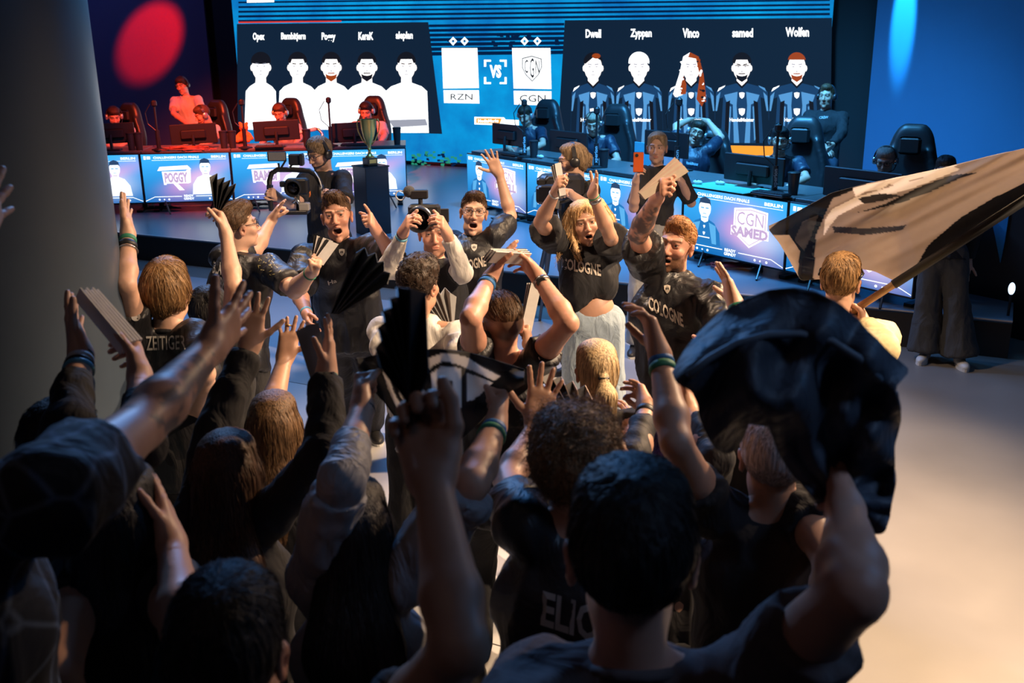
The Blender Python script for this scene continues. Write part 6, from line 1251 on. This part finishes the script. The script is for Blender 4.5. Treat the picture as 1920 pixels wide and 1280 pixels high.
me = sheet([(1440, 424), (1470, 410), (1510, 388), (1560, 361), (1620, 345), (1700, 329), (1780, 312), (1850, 294), (1925, 277), (2010, 258)], [(1442, 430), (1462, 455), (1482, 490), (1502, 526), (1545, 522), (1592, 500), (1640, 508), (1686, 530), (1745, 488), (1800, 452), (1860, 415), (1925, 373), (2010, 318)], fd, 240, 90, tan,
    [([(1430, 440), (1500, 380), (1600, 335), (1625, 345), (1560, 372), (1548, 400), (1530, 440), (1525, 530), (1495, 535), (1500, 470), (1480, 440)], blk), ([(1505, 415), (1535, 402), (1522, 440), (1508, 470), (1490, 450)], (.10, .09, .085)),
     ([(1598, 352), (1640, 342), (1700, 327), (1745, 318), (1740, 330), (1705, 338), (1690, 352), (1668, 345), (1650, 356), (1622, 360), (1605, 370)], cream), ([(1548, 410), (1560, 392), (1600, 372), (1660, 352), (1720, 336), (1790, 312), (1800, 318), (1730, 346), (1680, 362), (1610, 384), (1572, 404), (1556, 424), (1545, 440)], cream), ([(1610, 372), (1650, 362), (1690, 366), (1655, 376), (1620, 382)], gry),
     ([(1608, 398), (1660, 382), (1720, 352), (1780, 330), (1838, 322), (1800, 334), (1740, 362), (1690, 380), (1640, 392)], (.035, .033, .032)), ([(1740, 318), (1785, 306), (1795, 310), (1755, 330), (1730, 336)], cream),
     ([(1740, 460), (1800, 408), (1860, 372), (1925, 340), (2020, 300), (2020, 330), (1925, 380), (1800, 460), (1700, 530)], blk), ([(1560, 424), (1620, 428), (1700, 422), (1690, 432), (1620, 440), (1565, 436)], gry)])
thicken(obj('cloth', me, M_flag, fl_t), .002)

M_ban = M_flag
bd = .5*(depth(W3.arm['L']['W']) + depth(W3.arm['R']['W']))
def bf(x, y, u, v):
    e = depth(W3.arm['L']['W'] + W3.arm['L']['d']*.07)*(1-u) + depth(W3.arm['R']['W'] + W3.arm['R']['d']*.07)*u
    return e + .06*np.sin(u*9 + v*2)*np.minimum(1, 3*v + .3) + .03*np.sin(u*21 - v*5) + .05*v
pw, pk = (.90, .84, .76), (.014, .014, .016)
me = sheet([(664, 672), (700, 666), (760, 657), (820, 654), (880, 660), (935, 676), (985, 692)], [(678, 700), (706, 735), (740, 782), (775, 808), (812, 824), (852, 834), (900, 792), (945, 742), (985, 716)], bf, 130, 60, pk,
    [([(800, 672), (832, 662), (870, 668), (940, 704), (928, 713), (868, 688), (832, 676), (808, 690), (806, 696)], pw), ([(808, 700), (830, 685), (862, 690), (864, 750), (862, 828), (846, 826), (848, 712), (826, 714), (824, 770), (808, 762)], pw), ([(872, 698), (926, 716), (896, 742), (886, 748), (874, 752)], pw),
     ([(712, 672), (724, 680), (740, 735), (762, 772), (750, 780), (726, 730)], pw), ([(680, 676), (700, 676), (716, 700), (700, 700)], (.10, .10, .105)), ([(740, 706), (752, 742), (760, 752), (745, 700)], pw)])
t = thing('banner', 'black banner with cream shield lettering stretched between two fists', 'banner', at(830, 740, bd)); thicken(obj('cloth', me, M_ban, t), .003)

# dark cloth whirled above the foreground man
cw = FH.arm['R']['W'] + FH.arm['R']['d']*.05; cd = depth(cw)
t = thing('dark_cloth', 'big blurred black jersey whirled overhead by the foreground man', 'cloth', cw); 
def cf(x, y, u, v):
    dx, dy = (x - 1572)/100, (y - 940)/100; th = np.arctan2(dx, -dy); r = np.hypot(dx, dy)
    dome = .16*np.exp(-((x-1480)/170)**2 - ((y-700)/150)**2)
    return cd + .05 - .02*r + dome*-.9 + (.036*np.sin(th*6.3 + 1.1*r + .5*np.sin(r*1.7)) + .012*np.sin(th*15 - r*2.1 + 1))*np.minimum(1, r/1.6) + .022*np.sin(y*.045 - .00012*(x-1470)**2 + 2.2) + .012*np.sin(x*.06 + y*.03)
me = sheet([(1262, 702), (1285, 660), (1310, 628), (1350, 590), (1395, 560), (1440, 543), (1490, 538), (1530, 546), (1570, 566), (1610, 602), (1655, 652), (1702, 694)], [(1266, 712), (1300, 735), (1318, 790), (1338, 838), (1366, 852), (1392, 822), (1412, 770), (1424, 748), (1440, 790), (1462, 850), (1500, 905), (1545, 960), (1590, 1000), (1660, 1002), (1682, 900), (1672, 840), (1690, 775), (1672, 735), (1702, 700)], cf, 170, 80, (1, 1, 1), [])
thicken(obj('cloth', me, cloth('cloth_blueblack', (.045, .053, .072), .6, fold=.3, fscale=16), t), .004)
mb = MB(); mb.tube([at(x, y, float(cf(x, y, 0, 0)) - .013) for x, y in [(1292, 704), (1330, 672), (1380, 644), (1440, 628), (1500, 626), (1560, 640), (1610, 672), (1650, 712)]], .007, 6); mb.obj('seam_piping', mat('piping_slate', (.10, .12, .15), .6), t, True)
# a second loose layer of the same jersey hanging behind the first
me = sheet([(1330, 640), (1400, 590), (1480, 570), (1560, 600), (1640, 665)], [(1345, 800), (1400, 790), (1470, 800), (1530, 930), (1600, 1000), (1650, 930)], lambda x, y, u, v: cf(x, y, u, v) + .16 - .05*np.sin(u*12), 80, 40, (1, 1, 1), []); thicken(obj('lining', me, MATS['cloth_blueblack'], t), .004)

# hand-held camera rig
dg = depth(CO.arm['R']['W']) - .06; g = lambda x, y, dz=0.0: at(x, y, dg + dz); t = thing('camera_rig', 'hand-held camera stabiliser with curved carrying ring in front of the trophy screen', 'camera rig', g(550, 350))
mb = MB(); mb.tube([g(509, 395), g(506, 370), g(505, 340), g(509, 325), g(520, 318), (g(550, 318)), g(580, 320), g(592, 328), g(600, 342), g(602, 362)], .020, 10); mb.obj('ring_frame', M_matte, t, True)
for x in (506, 601): mb = MB(); mb.tube([g(x, 347), g(x+1, 378)], .026, 10); mb.obj('grip', M_hs, t, True)
A3 = np.stack([HR, HF, UP])
mb = MB(); mb.box(g(519, 293), (.145, .02, .075), A3, bev=.006); m_ = mb.obj('monitor', M_matte, t); mb = MB(); mb.box(g(519, 293, -.012), (.130, .004, .062), A3); mb.obj('screen', mat('screen_grey', (.22, .22, .23), .3), m_)
mb = MB(); mb.box(g(556, 299), (.115, .06, .085), A3, bev=.008); mb.box(g(566, 299, -.01), (.02, .07, .09), A3); mb.obj('transmitter', M_hs, t)
for x0, y0, x1, y1 in ((522, 306, 524, 318), (548, 308, 540, 318), (536, 300, 525, 318)): mb = MB(); mb.tube([g(x0, y0), g(x1, y1)], .008, 6); mb.obj('bracket', M_matte, t)
mb = MB(); mb.box(g(558, 349, .04), (.17, .10, .12), A3, bev=.012); m_ = mb.obj('camera_body', M_hs, t); pc = g(551, 352, -.02); mb = MB(); mb.lathe(pc, [(.058, .09), (.060, .0), (.064, -.06), (.056, -.062), (.050, -.02)], 24, np.stack([HR, UP, HF])); smooth_by_angle(mb.obj('lens', M_matte, m_), 40)
mb = MB(); mb.lathe(pc - HF*.02, [(.05, 0), (.03, -.008), (.002, -.012)], 20, np.stack([HR, UP, HF])); mb.obj('lens_glass', mat('glass_dark', (.01, .01, .014), .05), m_, True)
mb = MB(); mb.box(g(531, 345, .02), (.05, .04, .045), A3, bev=.006); mb.obj('small_monitor', M_matte, t)
mb = MB(); mb.tube([g(558, 360, .03), g(559, 395, .03)], .014, 8); mb.obj('post', M_matte, t)
mb = MB(); mb.box(g(556, 397, .02), (.19, .12, .03), A3, bev=.006); mb.obj('base_plate', M_hs, t); mb = MB(); mb.box(g(571, 387, .0), (.080, .07, .06), A3, bev=.006); mb.obj('battery', mat('battery_grey', (.36, .33, .30), .45), t); mb = MB(); mb.tube([g(550, 382), g(556, 372), g(562, 384)], .018, 8); mb.obj('motor', M_silver, t, True)
mb = MB(); mb.tube([g(590, 322, -.01), g(598, 335, -.03), g(603, 350, -.03), g(600, 358, -.01)], .005, 6); mb.obj('cable', mat('cable_white', (.6, .6, .6), .5), t, True)
# lamp arm arching above the operator
mb = MB(); gl_ = lambda x, y: at(x, y, 15.2); 
t = thing('desk_lamp', 'slim white bar lamp on a curved arm above the operator with the camera rig', 'lamp', np.array([*gl_(606, 272)[:2], 1.21])); bl = np.array([*gl_(606, 272)[:2], 1.21])
mb.tube([bl, gl_(606, 262), gl_(604, 250), gl_(598, 243), gl_(590, 241)], .022, 8); mb.obj('arm', M_silver, t, True); mb = MB(); mb.tube([gl_(592, 241.5), gl_(541, 253)], .030, 10); mb.obj('lamp_bar', mat('lamp_shell', (.75, .75, .74), .35), t, True); mb = MB(); mb.lathe(bl, [(.09, 0), (.09, .012), (.03, .02)], 16); mb.obj('base', M_silver, t)

# stills camera of the photographer
dk = depth(C.H) - .20; k_ = lambda x, y, dz=0.0: at(795 + (x-795)*1.0, y, dk + dz); KS = 1.4; t = thing('stills_camera', 'black stills camera with fuzzy microphone at the eye of the photographer', 'camera', k_(795, 405))
mb = MB(); mb.box(k_(796, 403, .06), (.18, .07, .125), A3, bev=.014); mb.box(k_(796, 388, .06), (.05, .05, .03), A3, bev=.008); b_ = mb.obj('camera_body', M_matte, t, kind=None)
pc = k_(788, 406, .03); ax3 = np.stack([HR, unit(np.cross(HF, HR)), HF]); mb = MB(); mb.lathe(pc, [(r*KS, z*KS) for r, z in [(.036, .02), (.038, -.03), (.046, -.035), (.050, -.085), (.044, -.087), (.038, -.04)]], 28, ax3); smooth_by_angle(mb.obj('lens', M_hs, t), 40); mb = MB(); mb.lathe(pc - HF*.060, [(.052, 0), (.03, -.008), (.002, -.012)], 24, ax3); mb.obj('lens_glass', MATS['glass_dark'], t, True)
mb = MB(); mb.lathe(pc - HF*.03, [(.066, 0), (.068, -.006), (.066, -.012)], 28, ax3); mb.obj('lens_ring', M_silver, t, True)
mb = MB(); mb.box(k_(826, 404, .10), (.095, .02, .08), A3, bev=.004); mb.obj('monitor', M_matte, t)
mb = MB(); mb.tube([k_(789, 386, .05), k_(788, 370, .05)], .013, 8); mb.box(k_(786, 364, .05), (.10, .05, .05), A3, bev=.006); mb.obj('hot_shoe_recorder', M_hs, t)
mb = MB(); mb.ball(k_(767, 359, .05), .034, 12); mb.obj('microphone_windshield', mat('foam_grey', (.06, .06, .065), .95, bump=.6, gscale=160), t, True)
mb = MB(); mb.tube([k_(762, 366, .05) + .026*(math.cos(a)*HR + math.sin(a)*UP) - HR*.034 for a in np.linspace(.4, 6.6, 22)], .004, 6); mb.obj('cable_loop', MATS['cable_white'], t, True)

# shoulder camera on its tripod
ds = 7.35; s_ = lambda x, y, dz=0.0: at(x, y, ds + dz); gf = atz(1030, 600, 0); t = thing('broadcast_camera', 'large broadcast camera with square lens hood beside the ponytailed operator', 'camera', s_(1040, 365)*np.array([1, 1, 0]) + UP*0)
mb = MB(); mb.box(s_(1052, 348, .10), (.34, .20, .17), A3, bev=.03); mb.obj('camera_body', M_hs, t); mb = MB(); mb.box(s_(1025, 364, -.05), (.155, .14, .135), A3, bev=.02); mb.obj('lens_hood', M_matte, t); mb = MB(); mb.box(s_(1025, 364, -.122), (.115, .004, .10), A3); mb.obj('hood_opening', MATS['glass_dark'], t)
mb = MB(); mb.tube([s_(1018, 345), s_(1030, 333), s_(1062, 331), s_(1072, 342)], .014, 8); mb.obj('carry_handle', M_matte, t, True); mb = MB(); mb.box(s_(1014, 340, .0), (.06, .10, .05), A3, bev=.01); mb.obj('viewfinder', M_matte, t)
hd = s_(1040, 392, .08); mb = MB(); mb.tube([s_(1042, 376, .08), hd], .05, 12); mb.obj('fluid_head', M_hs, t)
for x, y in ((996, 585), (1012, 600), (1058, 590)): mb = MB(); e_ = atz(x, y, .015); mb.tube([hd, hd*.5 + e_*.5], .022, 8); mb.tube([hd*.5 + e_*.5, e_], .015, 8); mb.obj('tripod_leg', M_leg, t)
mb = MB(); mb.tube([hd + UP*.03, s_(1075, 372, .0)], .011, 8); mb.obj('pan_handle', M_matte, t)
# orange phone
pz = PW.arm['R']['W'] + PW.arm['R']['d']*.12; t = thing('mobile_phone', 'orange mobile phone held up by the woman with the necklace', 'phone', pz); dp = depth(pz) - .03; c = at(1197, 304, dp); mb = MB(); mb.box(c, (.082, .010, .16), A3, bev=.010); mb.obj('case', mat('phone_orange', (.62, .10, .015), .4), t); mb = MB(); mb.lathe(c - HF*.006 + UP*.055 - HR*.015, [(.013, 0), (.013, -.004), (.004, -.005)], 14, np.stack([HR, UP, HF])); mb.obj('lens', M_matte, t)
# dark corner at the right: case with cables, rail, hanging blue drape, small glimpsed screen as a glowing oval
ce = at(1905, 345, 8.7); cc_ = np.array([ce[0] + .28, ce[1] + .35, 0]); t = thing('equipment_case', 'black equipment case with coiled cables at the right edge behind the flag', 'case', (cc_[0], cc_[1], 0)); mb = MB(); mb.box((cc_[0], cc_[1], .62), (1.3, .55, 1.24), np.stack([RD, -RN, UP]), bev=.02); mb.obj('case', mat('case_black', (.012, .012, .014), .5), t)
fp = cc_ + RN*.285
def on_case(x, y):
    r = ray(x, y); return CP + r*(RN @ (fp - CP)/(RN @ r))
ct = cc_ + UP*1.26; kq = lambda x, y: ct + RD*(x - 1845)*.0052 + UP*(286 - y)*.0052 + RN*.1
mb = MB(); mb.box(kq(1826, 281), (.22, .12, .05), A3, bev=.015); mb.tube([kq(1810, 283), kq(1807, 274), kq(1828, 271), kq(1836, 280)], .014, 8); mb.tube([kq(1830, 284), kq(1838, 268), kq(1852, 263), kq(1868, 268), kq(1872, 284)], .010, 6); mb.tube([kq(1834, 286), kq(1846, 270), kq(1860, 270), kq(1866, 286)], .008, 6)
for k in range(9): mb.ball(kq(1735 + k*22, 280), .045 + .02*(k % 2), 6)
mb.obj('cable_coil', M_matte, t, True, kind='stuff')
dr = on_case
t = thing('drape', 'narrow blue-lit cloth hanging in the dark below the flag', 'drape', dr(1872, 450)); mb = MB(); mb.slab([dr(1858, 405), dr(1893, 398), dr(1885, 450), dr(1876, 492), dr(1866, 440)], RN*.008); mb.obj('cloth', mat('drape_blue', (.02, .22, .48), .8), t)
sp = at(1897, 541, 8.6); t = thing('glimpsed_screen', 'small bright oval lamp glowing in the dark at the right edge', 'lamp', sp); mb = MB(); mb.ball(sp, (.028, .028, .055), 10); mb.obj('glow_oval', glow('screen_oval_glow', (.55, .75, 1), 2.2), t, True); mb = MB(); mb.tube([sp - UP*.05, np.array([sp[0], sp[1], .33 if sp[1] > 9.2 else 0])], .012, 8); mb.obj('pole', M_matte, t)  # glowing oval standing in for a small screen glimpsed there
